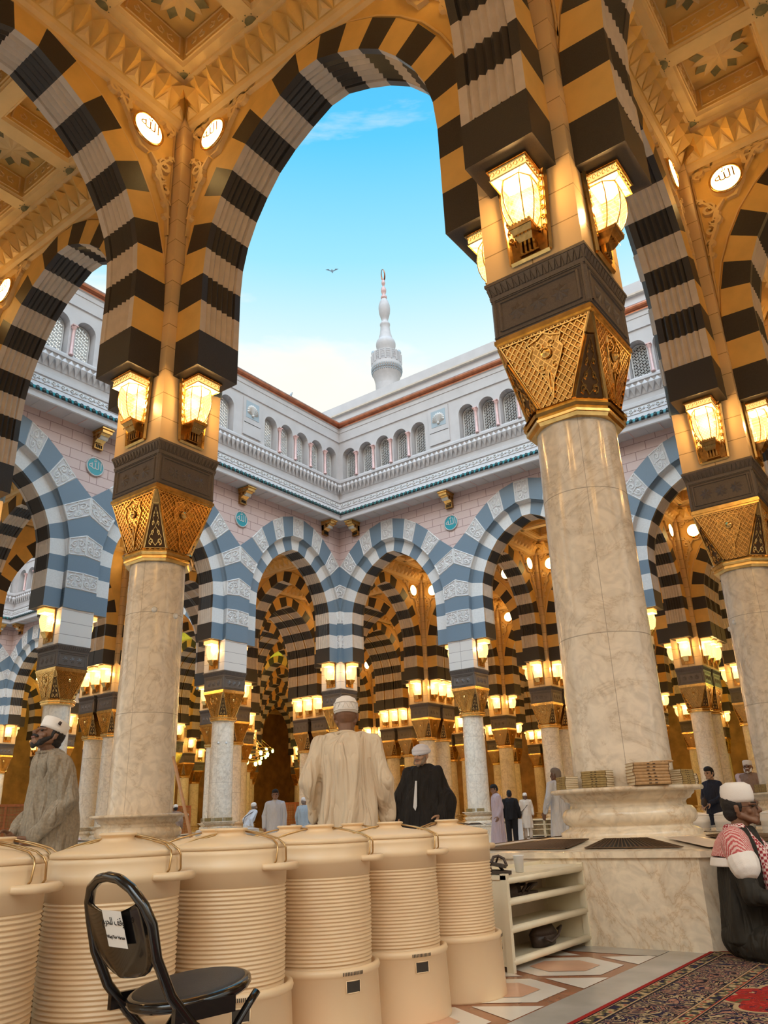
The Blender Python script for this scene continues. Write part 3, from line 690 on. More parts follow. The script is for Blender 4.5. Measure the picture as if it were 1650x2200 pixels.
def add_arch(ax, i, j):
    """arch from cluster (i,j) towards +x (ax=0) or +y (ax=1)"""
    i2, j2 = (i + 1, j) if ax == 0 else (i, j + 1)
    if (i, j) not in cset and (i2, j2) not in cset: return
    a = XC[i][-1] if ax == 0 else YC[j][-1]; b_ = XC[i2][0] if ax == 0 else YC[j2][0]
    other = YC[j] if ax == 0 else XC[i]
    mid = (a + b_) / 2
    mx, my = (mid, sum(other) / len(other)) if ax == 0 else (sum(other) / len(other), mid)
    if is_court(mx - .01, mx + .01, my - .01, my + .01): return
    if not (in_view(mx, my, .60) or dist(mx, my) < 9 or (azim(mx, my) < .95 and dist(mx, my) < 20)): return
    if (i, j) in cset: add_lanterns(i, j, 1 if ax == 0 else 0, 0 if ax == 0 else 1)
    if (i2, j2) in cset: add_lanterns(i2, j2, -1 if ax == 0 else 0, 0 if ax == 0 else -1)
    # which sides are open courtyard?
    def court_at(o): 
        return is_court(mid - .1, mid + .1, o - .1, o + .1) if ax == 0 else is_court(o - .1, o + .1, mid - .1, mid + .1)
    lo, hi = court_at(other[0] - 1), court_at(other[-1] + 1)
    base = 0 if ax == 0 else pi / 2           # local +y -> +Y, or -X
    da, db = desc(i, j), desc(i2, j2)
    name = None
    if da and db and not (j2 > 5 or i < 4):
        sh = lambda q: q.replace(' the ', ' ')
        name = 'arch from %s to %s' % (sh(da), sh(db))
    ribs = []
    if len(other) == 1:
        o = other[0]
        if hi or lo:
            # court side along +other (hi) or -other (lo)
            flip = (ax == 0 and lo) or (ax == 1 and hi)
            ribs.append((o, 'court', base + (pi if flip else 0), .36))
        else: ribs.append((o, 'int', base, .36))
    else:
        if hi or lo: ribs = [(other[1] + .06, 'thin', base, .30), (other[1] - .52, 'thin', base, .30), (other[0], 'court', base + (pi if ax == 0 else 0), .36)]
        else: ribs = [(other[0] - .06, 'thin', base, .30), ((other[0] + other[1]) / 2, 'thin', base, .30), (other[1] + .06, 'thin', base, .30)]
    near = dist(mx, my) < 16
    for q, (o, kind, rz, hw) in enumerate(ribs):
        loc = (mid, o, 0) if ax == 0 else (o, mid, 0)
        t = link('striped_arch', ARCH[kind], None, loc, rz)
        pos = '' if len(ribs) == 1 else (' (%s rib)' % ('first', 'middle', 'last')[q])
        if name is None: tag(t, 'black and yellow striped arch deep in the halls behind the courtyard', 'arch', 'deep hall arches')
        else: tag(t, ('striped %s%s' if kind != 'court' else 'blue-fronted striped %s%s') % (name, pos), 'arch')
        link('spandrel', SPAN['court' if kind == 'court' else 'int'], t, (0, 0, 0))
        face_ax = (0, -1) if ax == 0 else (1, 0)
        if kind == 'court':
            add_arabesque(t, .30, True, False)
            n_dir = Matrix.Rotation(rz, 3, 'Z') @ Vector((0, -1, 0))
            if n_dir.dot(Vector((CAM.x - loc[0], CAM.y - loc[1], 0))) > 0 or near: add_lamps(loc[0], loc[1], rz, name, dist(*loc[:2]) < 16, .30, n_dir.dot(Vector((CAM.x - loc[0], CAM.y - loc[1], 0))) <= 0)
        elif q in (0, len(ribs) - 1):
            two = len(ribs) == 1
            for r2, on in ((rz, two or q == (0 if ax == 0 else 2)), (rz + pi, two or q == (2 if ax == 0 else 0))):
                n_dir = Matrix.Rotation(r2, 3, 'Z') @ Vector((0, -1, 0))
                vis = n_dir.dot(Vector((CAM.x - loc[0], CAM.y - loc[1], 0))) > 0
                if on and (vis or dist(*loc[:2]) < 8):
                    add_lamps(loc[0], loc[1], r2, name, dist(*loc[:2]) < 16, .30, not vis)
                    for s in (1, -1):
                        M = Matrix.Rotation(r2 - rz, 3, 'Z'); fl = 1 if abs(r2 - rz) < .1 else -1
                        link('carved_foliage', ARAB, t, (0, -.29 * fl, 0), scale=(s, fl, 1))
for i in range(len(XC)):
    for j in range(len(YC)):
        if i + 1 < len(XC): add_arch(0, i, j)
        if j + 1 < len(YC): add_arch(1, i, j)
# ceilings per bay, plain slabs over the narrow joints between paired columns
nceil = 0
xb = [(-55.2, -49.2)] + [(XC[i][-1], XC[i + 1][0]) for i in range(len(XC) - 1)]; yb = [(-12, -6)] + [(YC[j][-1], YC[j + 1][0]) for j in range(len(YC) - 1)] + [(49.2, 55.2)]
for x0, x1 in xb:
    for y0, y1 in yb:
        cx, cy = (x0 + x1) / 2, (y0 + y1) / 2
        if is_court(x0, x1, y0, y1): continue
        if not (azim(cx, cy) < .75 or dist(cx, cy) < 13): continue
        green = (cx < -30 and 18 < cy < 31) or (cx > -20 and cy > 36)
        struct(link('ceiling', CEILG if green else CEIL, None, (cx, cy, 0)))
mb = MB(); mb.box(-25.25, -23.95, -6, 46, 11.25, 12.22, 'cream_stone'); struct(mb.build('ceiling'))
mb = MB(); mb.box(-49.2, 9, 23.95, 25.25, 11.25, 12.22, 'cream_stone'); struct(mb.build('ceiling'))
# end walls added to shut out the sky, and the roof slab above the bays nobody sees
mb = MB(); mb.box(-57, 16, 54.2, 54.6, 0, 12.3, 'back_wall'); struct(mb.build('wall_back_added'))
mb = MB(); mb.box(-55.4, -55, -14, 54.6, 0, 12.3, 'back_wall'); struct(mb.build('wall_left_added'))
mb = MB(); mb.box(12.0, 12.4, 6, 54.6, 0, 12.3, 'back_wall'); struct(mb.build('wall_right_added'))
mb = MB()
for x0, x1, y0, y1 in ((-55.4, 12.4, -12.4, -.3), (-55.4, 12.4, 18.3, 54.6), (.3, 12.4, -.3, 18.3), (-24.9, -18.3, -.3, 18.3), (-55.4, -43.5, -.3, 18.3)): mb.box(x0, x1, y0, y1, 12.24, 12.40, 'court_white')
struct(mb.build('ceiling'))

# ------------------------------------------------------------------ courtyard elevations
def window_mesh():
    mb = MB(); hw, zc, zb = .29, 15.16, 14.14        # local: x along, y=0 plane of the screen (court side is -y)
    def inside(x, z): return abs(x) < hw and z > zb and (z < zc or x * x + (z - zc) ** 2 < hw * hw)
    T = lambda u, v, w: (u, -w, v)
    for k in range(3):
        a = k * pi / 3 + pi / 6; dx, dz = cos(a), sin(a); nx, nz = -dz, dx
        for s in range(-14, 15):
            if k == 3: continue
            for off in (.0,):
                ox, oz = nx * (s * .105 + off), 14.8 + nz * (s * .105 + off); seg = []
                for t in range(-24, 25):
                    x, z = ox + dx * t * .04, oz + dz * t * .04
                    if inside(x, z): seg.append((x, z))
                    elif seg: mb.ribbon(seg, .011, T, .03, 'white_stone'); seg = []
                if seg: mb.ribbon(seg, .011, T, .03, 'white_stone')
    arc = [(-hw, zb)] + [(-hw, zc)] + [(-hw * cos(i * pi / 10), zc + hw * sin(i * pi / 10)) for i in range(1, 10)] + [(hw, zc), (hw, zb)]
    mb.ribbon(arc + [(-hw, zb)], .03, T, .05, 'white_stone')
    return mb.mesh('window')
WIN = window_mesh()
def colonette_mesh():
    mb = MB(); mb.lathe([(.075, 14.12), (.075, 14.16), (.05, 14.2), (.048, 14.98), (.05, 15.0), (.085, 15.07), (.085, 15.12)], 12, 'pink_marble'); mb.box(-.09, .09, -.09, .09, 15.12, 15.16, 'pink_marble'); return mb.mesh('colonette')
COLO = colonette_mesh()
def shell_mesh():
    mb = MB(); mb.box(-.46, .46, -.05, 0, 14.22, 15.78, 'court_white'); mb.box(-.42, .42, -.06, -.05, 14.72, 14.735, 'gap_black')
    mb.box(-.33, .33, -.058, -.05, 14.95, 15.65, 'panel_blue')
    n = 11; c = (0, -.06, 15.12)
    for i in range(n):
        a0, a1 = pi * (-.12 + 1.24 * i / n), pi * (-.12 + 1.24 * (i + 1) / n); am = (a0 + a1) / 2; r = .27
        P = lambda a, rr, y: (rr * cos(a), y, 15.25 + rr * sin(a))
        mb.add([(0, -.07, 15.10), P(a0, r, -.06), P(am, r * 1.08, -.075), P(a1, r, -.06), P(am, r * .7, -.14)], [(0, 1, 4), (1, 2, 4), (2, 3, 4), (3, 0, 4)], 'white_stone')
    mb.lathe([(.0, 15.02), (.05, 15.05), (.06, 15.10), (.0, 15.15)], 10, 'white_stone', (0, -.08), cap=False)
    return mb.mesh('shell_panel')
SHELL = shell_mesh()
def flood_mesh():
    mb = MB(); mb.box(-.17, .17, -.52, 0, 12.02, 12.18, 'gold'); mb.box(-.2, .2, -.56, .0, 12.13, 12.19, 'gold'); mb.box(-.15, .15, -.12, 0, 11.62, 12.02, 'bronze')
    mb.frustum([(-.15, -.10, 11.8), (.15, -.10, 11.8), (.15, -.0, 11.8), (-.15, -.0, 11.8)], [(-.15, -.45, 12.02), (.15, -.45, 12.02), (.15, 0, 12.02), (-.15, 0, 12.02)], 'gold')
    for s in (-1, 1): mb.tube([(s * .14, -.3, 11.97), (s * .155, -.3, 11.97)], .085, 'bronze', 12)
    mb.tube([(-.14, -.3, 11.95), (.14, -.3, 11.95)], .08, 'glass_lens', 12)
    for i in range(4): mb.box(-.10 + i * .057, -.07 + i * .057, -.135, -.12, 11.66, 11.76, 'gap_black')
    return mb.mesh('floodlight')
FLOOD = flood_mesh()
def medallion():
    mb = MB(); n = 28; ring = lambda r, y: [(r * cos(2 * pi * i / n), y, r * sin(2 * pi * i / n)) for i in range(n)]
    mb.frustum(ring(.30, 0), ring(.30, -.03), 'court_white'); mb.tube(ring(.285, -.035), .02, 'court_white', 6, closed=True); mb.add(ring(.265, -.036), [tuple(range(n))], 'teal_enamel'); return mb.mesh('medallion')
MED = medallion(); CALL2 = textmesh('\uFDF2', .36, 'court_white', .003)
nwin = [0]
def court_side(cx, cy, h, rz, name, detail, tier=False, label=''):
    """one elevation above the arches; local x along the wall, y outward, wall face at y=h"""
    root = Matrix.Translation((cx, cy, 0)) @ Matrix.Rotation(rz, 4, 'Z')
    def put(nm, me, x, y, z=0, sc=None):
        o = link(nm, me, None, root @ Vector((x, y, z)), rz)
        return o
    mb = MB()
    def strip(a, b_, mat):
        (e0, z0), (e1, z1) = a, b_
        mb.poly([(-(h - e0), h - e0, z0), (h - e0, h - e0, z0), (h - e1, h - e1, z1), (-(h - e1), h - e1, z1)], mat)
    W = 'court_white'
    prof = [((0, 12.2), W), ((.60, 12.2), W), ((.62, 12.23), W), ((.62, 12.30), W), ((.58, 12.32), W), ((.58, 12.42), W), ((.62, 12.44), 'dark_tile'), ((.60, 12.50), 'green_tile'), ((.56, 12.60), W), ((.50, 12.76), W), ((.52, 12.78), W), ((.42, 13.06), W), ((.46, 13.08), W), ((.46, 13.14), W), ((.40, 13.17), W), ((.40, 13.24), W),
            ((.34, 13.28), W), ((.34, 13.46), W), ((.36, 13.48), W), ((.46, 13.92), W), ((.50, 13.94), W), ((.50, 14.02), W), ((.44, 14.04), W), ((.42, 14.12), W), ((.05, 14.12), None)]
    for (a, ma), (b_, mb_) in zip(prof, prof[1:]): strip(a, b_, ma)
    prof = [((.40, 15.86), W), ((.44, 15.88), W), ((.44, 16.28), W), ((.46, 16.30), W), ((.46, 16.46), W), ((.50, 16.50), 'copper')]
    strip((.05, 15.86), (.40, 15.86), W)
    for (a, ma), (b_, mb_) in zip(prof, prof[1:]): strip(a, b_, ma)
    cop = [(.50, 16.50)] + [(.50 + .10 * sin(i * pi / 6), 16.56 + .12 - .12 * cos(i * pi / 6)) for i in range(7)] + [(.46, 16.84), (.42, 16.86)]
    for a, b_ in zip(cop, cop[1:]): strip(a, b_, 'copper')
    strip((.42, 16.86), (-1.2, 16.90), W)
    # tiles, teeth
    L = h - .6; n = int(2 * L / .2)
    for i in range(n):
        x = -L + (i + .5) * .2
        mb.tube([(x, h - .635, 12.45), (x, h - .575, 12.57)], .058, 'dark_tile', 6)
    n = int(2 * (h - .4) / .21)
    for i in range(n):
        x = -(h - .4) + (i + .5) * .21; y0, y1 = h - .36, h - .46
        mb.add([(x, y0 - .06, 13.46), (x - .105, y1 - .03, 13.78), (x + .105, y1 - .03, 13.78), (x, y1 - .09, 13.74), (x, y1 - .02, 13.92)], [(0, 3, 1), (0, 2, 3), (1, 3, 4), (3, 2, 4)], W)
    for i in range(int(2 * h / .5)):      # soffit panels
        x = -h + .25 + i * .5
        mb.box(x - .012, x + .012, h - .58, h, 12.188, 12.2, 'pink_marble' if i % 2 else W)
    if detail:
        n = int(2 * (h - .45) / .30)
        for i in range(n):
            x0 = -(h - .45) + i * .30
            f = bil((x0, h - .52, 12.79), (x0 + .3, h - .52, 12.79), (x0 + .3, h - .43, 13.05), (x0, h - .43, 13.05), (0, -1, .3))
            mb.ribbon(spiral(.5, .5, .34, -pi / 2, 1.3, 9), .06, f, .03, 'white_stone'); mb.ribbon(spiral(.98, .5, .2, pi / 2, -1.1, 7), .05, f, .03, 'white_stone')
    # arcade wall with arched recesses
    eF, eB = h - .40, h - .06
    cs = [s * (5.8 if h > 8 else 5.8) + k * .89 for s in (-1, 0, 1) for k in (-2, -1, 0, 1, 2)]
    cs.sort(); hwn, zc, zb, zt = .33, 15.16, 14.12, 15.86
    xs = -(h - .4)
    for c in cs + [None]:
        xe = (c - hwn) if c is not None else (h - .4)
        mb.poly([(xs, eF, zb), (xe, eF, zb), (xe, eF, zt), (xs, eF, zt)], W)
        if c is None: break
        arc = [(c - hwn * cos(i * pi / 10), zc + hwn * sin(i * pi / 10)) for i in range(11)]
        for a, b_ in zip(arc, arc[1:]):
            mb.poly([(a[0], eF, a[1]), (b_[0], eF, b_[1]), (b_[0], eF, zt), (a[0], eF, zt)], W)
            mb.poly([(a[0], eF, a[1]), (b_[0], eF, b_[1]), (b_[0], eB, b_[1]), (a[0], eB, a[1])], W)
        for s in (-1, 1): mb.poly([(c + s * hwn, eF, zb), (c + s * hwn, eF, zc), (c + s * hwn, eB, zc), (c + s * hwn, eB, zb)], W)
        mb.poly([(c - hwn, eF, zb), (c + hwn, eF, zb), (c + hwn, eB, zb), (c - hwn, eB, zb)], W)
        xs = c + hwn
    # back of the recesses: ledges framing the screens
    for a, b_ in zip([-(h)] + [c + hwn - .04 for c in cs], [c - hwn + .04 for c in cs] + [h]): mb.poly([(a, eB, zb), (b_, eB, zb), (b_, eB, zt), (a, eB, zt)], W)
    if tier:
        yb = h + .9
        mb.box(-h - 6, h + 12, yb, yb + .3, 12.4, 16.9, 'frieze_stone')
        mb.box(-h - 6, h + 12, yb, yb + .3, 16.9, 18.1, W); mb.box(-h - 6, h + 12, yb - .12, yb + .3, 18.1, 18.17, 'brown_stone'); mb.box(-h - 6, h + 12, yb - .08, yb + .6, 18.17, 18.6, W)
        for i in range(int((2 * h + 14) / .24)):
            x = -h - 2 + i * .24
            mb.add([(x, yb - .02, 17.25), (x - .12, yb - .03, 17.55), (x + .12, yb - .03, 17.55), (x, yb - .10, 17.5), (x, yb - .02, 17.75)], [(0, 3, 1), (0, 2, 3), (1, 3, 4), (3, 2, 4)], W)
    me = mb.mesh(name); o = link(name, me, None, (cx, cy, 0), rz); struct(o)
    if detail:
        for c in cs:
            nwin[0] += 1; w = put('window_%d' % nwin[0], WIN, c, h - .08); struct(w)
        for s in (-5.8, 0, 5.8):
            for k in (-1.5, -.5, .5, 1.5):
                c_ = put('trim_colonette', COLO, s + k * .89, h - .45); struct(c_)
        for s in (-3, 3):
            o = put('trim_shell_panel', SHELL, s, h - .40); struct(o)
    for q, s in enumerate((-7.55, -3, 3, 7.55)):
        if not detail and abs(s) < 5: continue
        o = put('floodlight', FLOOD, s, h); tag(o, 'gilded floodlight bracket under the eaves, %s on %s' % (('leftmost', 'second from left', 'third from left', 'rightmost')[q], label), 'floodlight')
    for q, s in enumerate((-3, 3)):
        t = put('round_medallion', MED, s, h - .01, 11.05); c2 = link('script', CALL2, t, (0, -.04, .03)); c2.rotation_euler = (pi / 2, 0, 0)
        tag(t, 'round turquoise medallion with white script, %s one on %s' % (('left', 'right')[q], label), 'medallion')
court_side(-9, 9, 8.5, 0, 'wall_far_right', True, True, 'the right far wall')
court_side(-9, 9, 8.5, pi / 2, 'wall_far_left', True, False, 'the left far wall')
court_side(-9, 9, 8.5, pi, 'wall_near_left', False, False, 'the near left wall')
court_side(-9, 9, 8.5, -pi / 2, 'wall_near_right', False, False, 'the near right wall')
court_side(-34.2, 9, 8.5, 0, 'wall_second_court', True, False, 'the second court, right wall')
court_side(-34.2, 9, 8.5, pi / 2, 'wall_second_court', True, False, 'the second court, left wall')

# minaret behind the right wall
def minaret():
    t = empty('minaret', (-56.0, 74.9, 0)); W = 'court_white'
    mb = MB(); mb.lathe([(3.0, 0), (3.0, 30), (2.6, 30.3), (1.75, 50), (1.72, 60.2)], 24, W); mb.build('shaft', t)
    mb = MB(); mb.lathe([(1.72, 59.5), (1.75, 60.0), (1.95, 60.9), (2.1, 61.3), (2.12, 61.6), (2.2, 61.65), (2.2, 61.95), (2.26, 62.0), (2.26, 62.4), (2.22, 62.8)], 36, W)
    for z in (61.45, 61.82, 62.2):
        for i in range(40): a = i * 2 * pi / 40; r = 2.12 if z < 61.5 else 2.22; mb.box(r * cos(a) - .06, r * cos(a) + .06, r * sin(a) - .06, r * sin(a) + .06, z - .13, z + .10, 'panel_blue')
    mb.build('corbel', t)
    mb = MB(); mb.lathe([(2.2, 62.8), (2.2, 62.95)], 32, W)
    for i in range(16):
        a = (i + .5) * 2 * pi / 16; mb.box(2.12 * cos(a) - .13, 2.12 * cos(a) + .13, 2.12 * sin(a) - .13, 2.12 * sin(a) + .13, 62.9, 64.6, W)
        for k in range(1, 6): a2 = a + k * 2 * pi / 96; mb.box(2.12 * cos(a2) - .035, 2.12 * cos(a2) + .035, 2.12 * sin(a2) - .035, 2.12 * sin(a2) + .035, 62.9, 64.5, W)
    for z in (63.0, 63.4, 63.8, 64.2, 64.5): mb.lathe([(2.09, z), (2.15, z), (2.15, z + .11), (2.09, z + .11)], 32, W, cap=False)
    mb.build('balcony', t)
    mb = MB(); mb.lathe([(1.30, 62.9), (1.28, 65.2), (1.34, 65.6), (1.45, 66.2), (1.46, 66.6), (1.36, 67.0), (1.12, 67.3), (1.02, 67.5), (1.0, 67.8), (.82, 68.4), (.72, 69.2), (.70, 69.7), (.76, 69.9), (.76, 70.15), (.60, 70.4), (.48, 70.6), (.50, 70.9), (.62, 71.3), (.80, 72.0), (.88, 72.8), (.84, 73.5), (.62, 74.2), (.38, 74.7)], 28, W); mb.build('spire', t)
    mb = MB(); mb.lathe([(.34, 74.6), (.48, 74.8), (.48, 75.1), (.30, 75.35), (.22, 75.5), (.38, 75.9), (.42, 76.3), (.34, 76.7), (.12, 77.0), (.12, 77.1), (.26, 77.4), (.30, 77.7), (.24, 78.0), (.10, 78.3)], 16, 'pink_marble'); mb.build('finial', t)
    mb = MB(); mb.tube([(.52 * sin(a) * .85, -.52 * sin(a) * .4 + .2 * cos(a), 79.2 - .85 * cos(a)) for a in [2 * pi * i / 28 for i in range(28)]], [.05 + .09 * (1 + cos(2 * pi * i / 28)) / 2 for i in range(28)], 'copper', 8, closed=True); mb.build('crescent', t)
    for sx in (-1, 1): mb = MB(); mb.lathe([(.0, 64.5), (.28, 64.7), (.38, 65.0), (.28, 65.4), (0, 65.6)], 10, 'panel_blue', (sx * 1.85 * .81, sx * 1.85 * .59), cap=False); mb.build('loudspeaker', t)
    tag(t, 'white minaret with balcony and crescent finial rising above the courtyard roof', 'minaret')
minaret()

# ------------------------------------------------------------------ floor
mb = MB(); mb.poly([(-56, -12.4, 0), (13, -12.4, 0), (13, 56, 0), (-56, 56, 0)], 'floor_marble'); struct(mb.build('floor'))
mb = MB(); e = .0015
mb.poly([(-.60, -6.2, e), (.57, -6.2, e), (.57, -1.14, e), (-.60, -1.14, e)], 'red_marble')
mb.poly([(.57, -6.2, e), (1.2, -6.2, e), (1.2, -.7, e), (.57, -.7, e)], 'grey_marble'); mb.poly([(-.60, -1.35, 2 * e), (.57, -1.35, 2 * e), (.57, -1.10, 2 * e), (-.60, -1.10, 2 * e)], 'grey_marble')
for k in range(7):
    cy = -1.83 - .71 * k
    hx = lambda r: [(.23 + r * sin(i * pi / 3), cy + r * cos(i * pi / 3)) for i in range(6)]
    mb.poly([(x, y, 2 * e) for x, y in hx(.315)][::-1], 'white_inlay'); mb.poly([(x, y, 3 * e) for x, y in hx(.19)][::-1], 'pink_inlay')
    ym = cy + .355
    mb.poly([(.565, ym - .15, 2 * e), (.565, ym + .15, 2 * e), (.29, ym, 2 * e)], 'white_inlay'); mb.poly([(-.11, ym + .15, 2 * e), (-.11, ym - .15, 2 * e), (.165, ym, 2 * e)], 'white_inlay')
struct(mb.build('floor'))

# ------------------------------------------------------------------ water coolers
def cooler_parts(white=False, lod=False):
    M = 'cooler_white' if white else 'cooler_plastic'; n = 32 if lod else 56; P = {}
    mb = MB(); mb.lathe([(.19, .0), (.234, .0), (.236, .01), (.226, .235), (.230, .238), (.234, .25), (.230, .262), (.220, .266), (.212, .262), (.208, .20), (.19, .20)], n, M)
    if not lod:
        for a0 in (-.95, 2.2):
            for i in range(14):
                a = a0 + i * .028; c, s = cos(a), sin(a); mb.box(0, 0, 0, 0, 0, 0, M) if False else mb.add([(c * .2345 - s * d, s * .2345 + c * d, z) for d, z in ((-.0018, .241), (.0018, .241), (.0018, .253), (-.0018, .253))], [(0, 1, 2, 3)], 'cooler_shadow')
            q = []
            for i in range(7):
                a = a0 + .06 + i * .045; q.append((cos(a), sin(a)))
            mb.add([(c * .2296, s * .2296, .185) for c, s in q] + [(c * .2284, s * .2284, .222) for c, s in q], [(i, i + 1, 8 + i, 7 + i) for i in range(6)], 'cooler_shadow')
            mb.tube([(c * .2295, s * .2295, .184) for c, s in q] + [(c * .2283, s * .2283, .223) for c, s in q[::-1]], .0022, M, 5, closed=True)
    P['stand'] = mb.mesh('stand')
    mb = MB(); pr = [(.15, .19), (.196, .19), (.2005, .205), (.2005, .265)]
    nr = 23; z = .268
    for i in range(nr):
        dz = (.572 - .268) / nr; b_ = .0015 * sin(pi * i / nr)
        pr += [(.1975 + b_, z + .001), (.1992 + b_, z + dz * .2), (.2035 + b_, z + dz * .45), (.2035 + b_, z + dz * .6), (.1992 + b_, z + dz * .88)]; z += dz
    pr += [(.1985, .572), (.2035, .574), (.2045, .618), (.207, .620), (.207, .645), (.2045, .647), (.2045, .675), (.2035, .686), (.197, .692), (.18, .692)]
    mb.lathe(pr, n, M)
    # band handles
    if not lod:
        for s in (1, -1):
            pts = [(s * .205 * cos(a), .205 * sin(a), .632) for a in (-.42, -.38)] + [(s * .245, -.055, .632), (s * .252, 0, .632), (s * .245, .055, .632)] + [(s * .205 * cos(a), .205 * sin(a), .632) for a in (.38, .42)]
            a_ = [Vector(p) for p in pts]
            mb.tube(pts, [.008, .012, .013, .013, .013, .012, .008], M, 8)
    P['body'] = mb.mesh('body')
    mb = MB(); mb.lathe([(.15, .69), (.199, .692), (.2015, .696), (.2015, .703), (.197, .708), (.17, .716), (.12, .727), (.075, .733), (.058, .737), (.050, .744), (.052, .752), (.060, .755), (.060, .760), (.052, .763), (.0, .763)], n, M, cap=False)
    P['lid'] = mb.mesh('lid')
    if not lod:
        mb = MB()
        for o in (-.018, .02):
            pts = [(-.2, o * 2.4 - .01, .632), (-.214, o * 2.2, .65), (-.212, o * 1.8, .69), (-.200, o * 1.5, .709), (-.15, o * 1.2 + .01, .728), (-.09, o + .02, .742), (-.05, o + .045, .748), (.02, o + .06, .752), (.10, o + .05, .738), (.17, o + .03, .722), (.21, o * 1.2, .706), (.216, o * 1.5, .69), (.214, o * 1.8, .65), (.2, o * 2, .632)]
            mb.tube(pts, .0032, 'brass_wire', 6)
        P['wire_handle'] = mb.mesh('wire_handle')
    return P
CP = cooler_parts(); CPF = cooler_parts(True, True)
def cooler(x, y, ang, label, group, parts=CP):
    t = empty('water_cooler', (x, y, 0), ang)
    for n, me in parts.items(): link(n, me, t)
    tag(t, label, 'water cooler', group); return t
for k, (y, lab) in enumerate(((-2.70, 'farthest beige water cooler of the front row, beside the shoe shelf'), (-3.16, 'second farthest beige water cooler of the front row'), (-3.63, 'beige water cooler in the middle of the front row'),
                              (-4.11, 'beige water cooler of the front row right behind the chair seat'), (-4.59, 'large beige water cooler behind the black chair backrest'), (-5.06, 'nearest beige water cooler, cut off by the left edge'))):
    cooler(.09 - .012 * k, y, .35 + .12 * ((k * 7) % 3 - 1) + (1.0 if k == 0 else 0), lab, 'beige coolers in the front row')
for k, (y, lab) in enumerate(((-2.86, 'farthest beige water cooler of the back row, only lid visible'), (-3.33, 'second farthest beige cooler lid of the back row'), (-3.80, 'middle beige cooler of the back row, mostly hidden'), (-4.27, 'beige back-row cooler lid behind the chair, below the foreground column'), (-4.76, 'nearest beige water cooler of the back row, at the left edge'))):
    cooler(-.39, y, .3 + .2 * (k % 3), lab, 'beige coolers in the back row')
for k in range(5): cooler(-.55 + .47 * k, 3.25, 0, '%s white water cooler of the row behind the seated man' % ['leftmost', 'second', 'third', 'fourth', 'fifth'][k], 'white coolers at the right', CPF)
for k in range(9): cooler(-12.2 + .47 * k, 6.4 if k < 4 else 6.75, 0, '%s white water cooler from the left in the open courtyard row' % ORD[k], 'white coolers in the courtyard', CPF)
# column whose block would clash with the cooler row stands beside the camera without its block (handled in add_column)

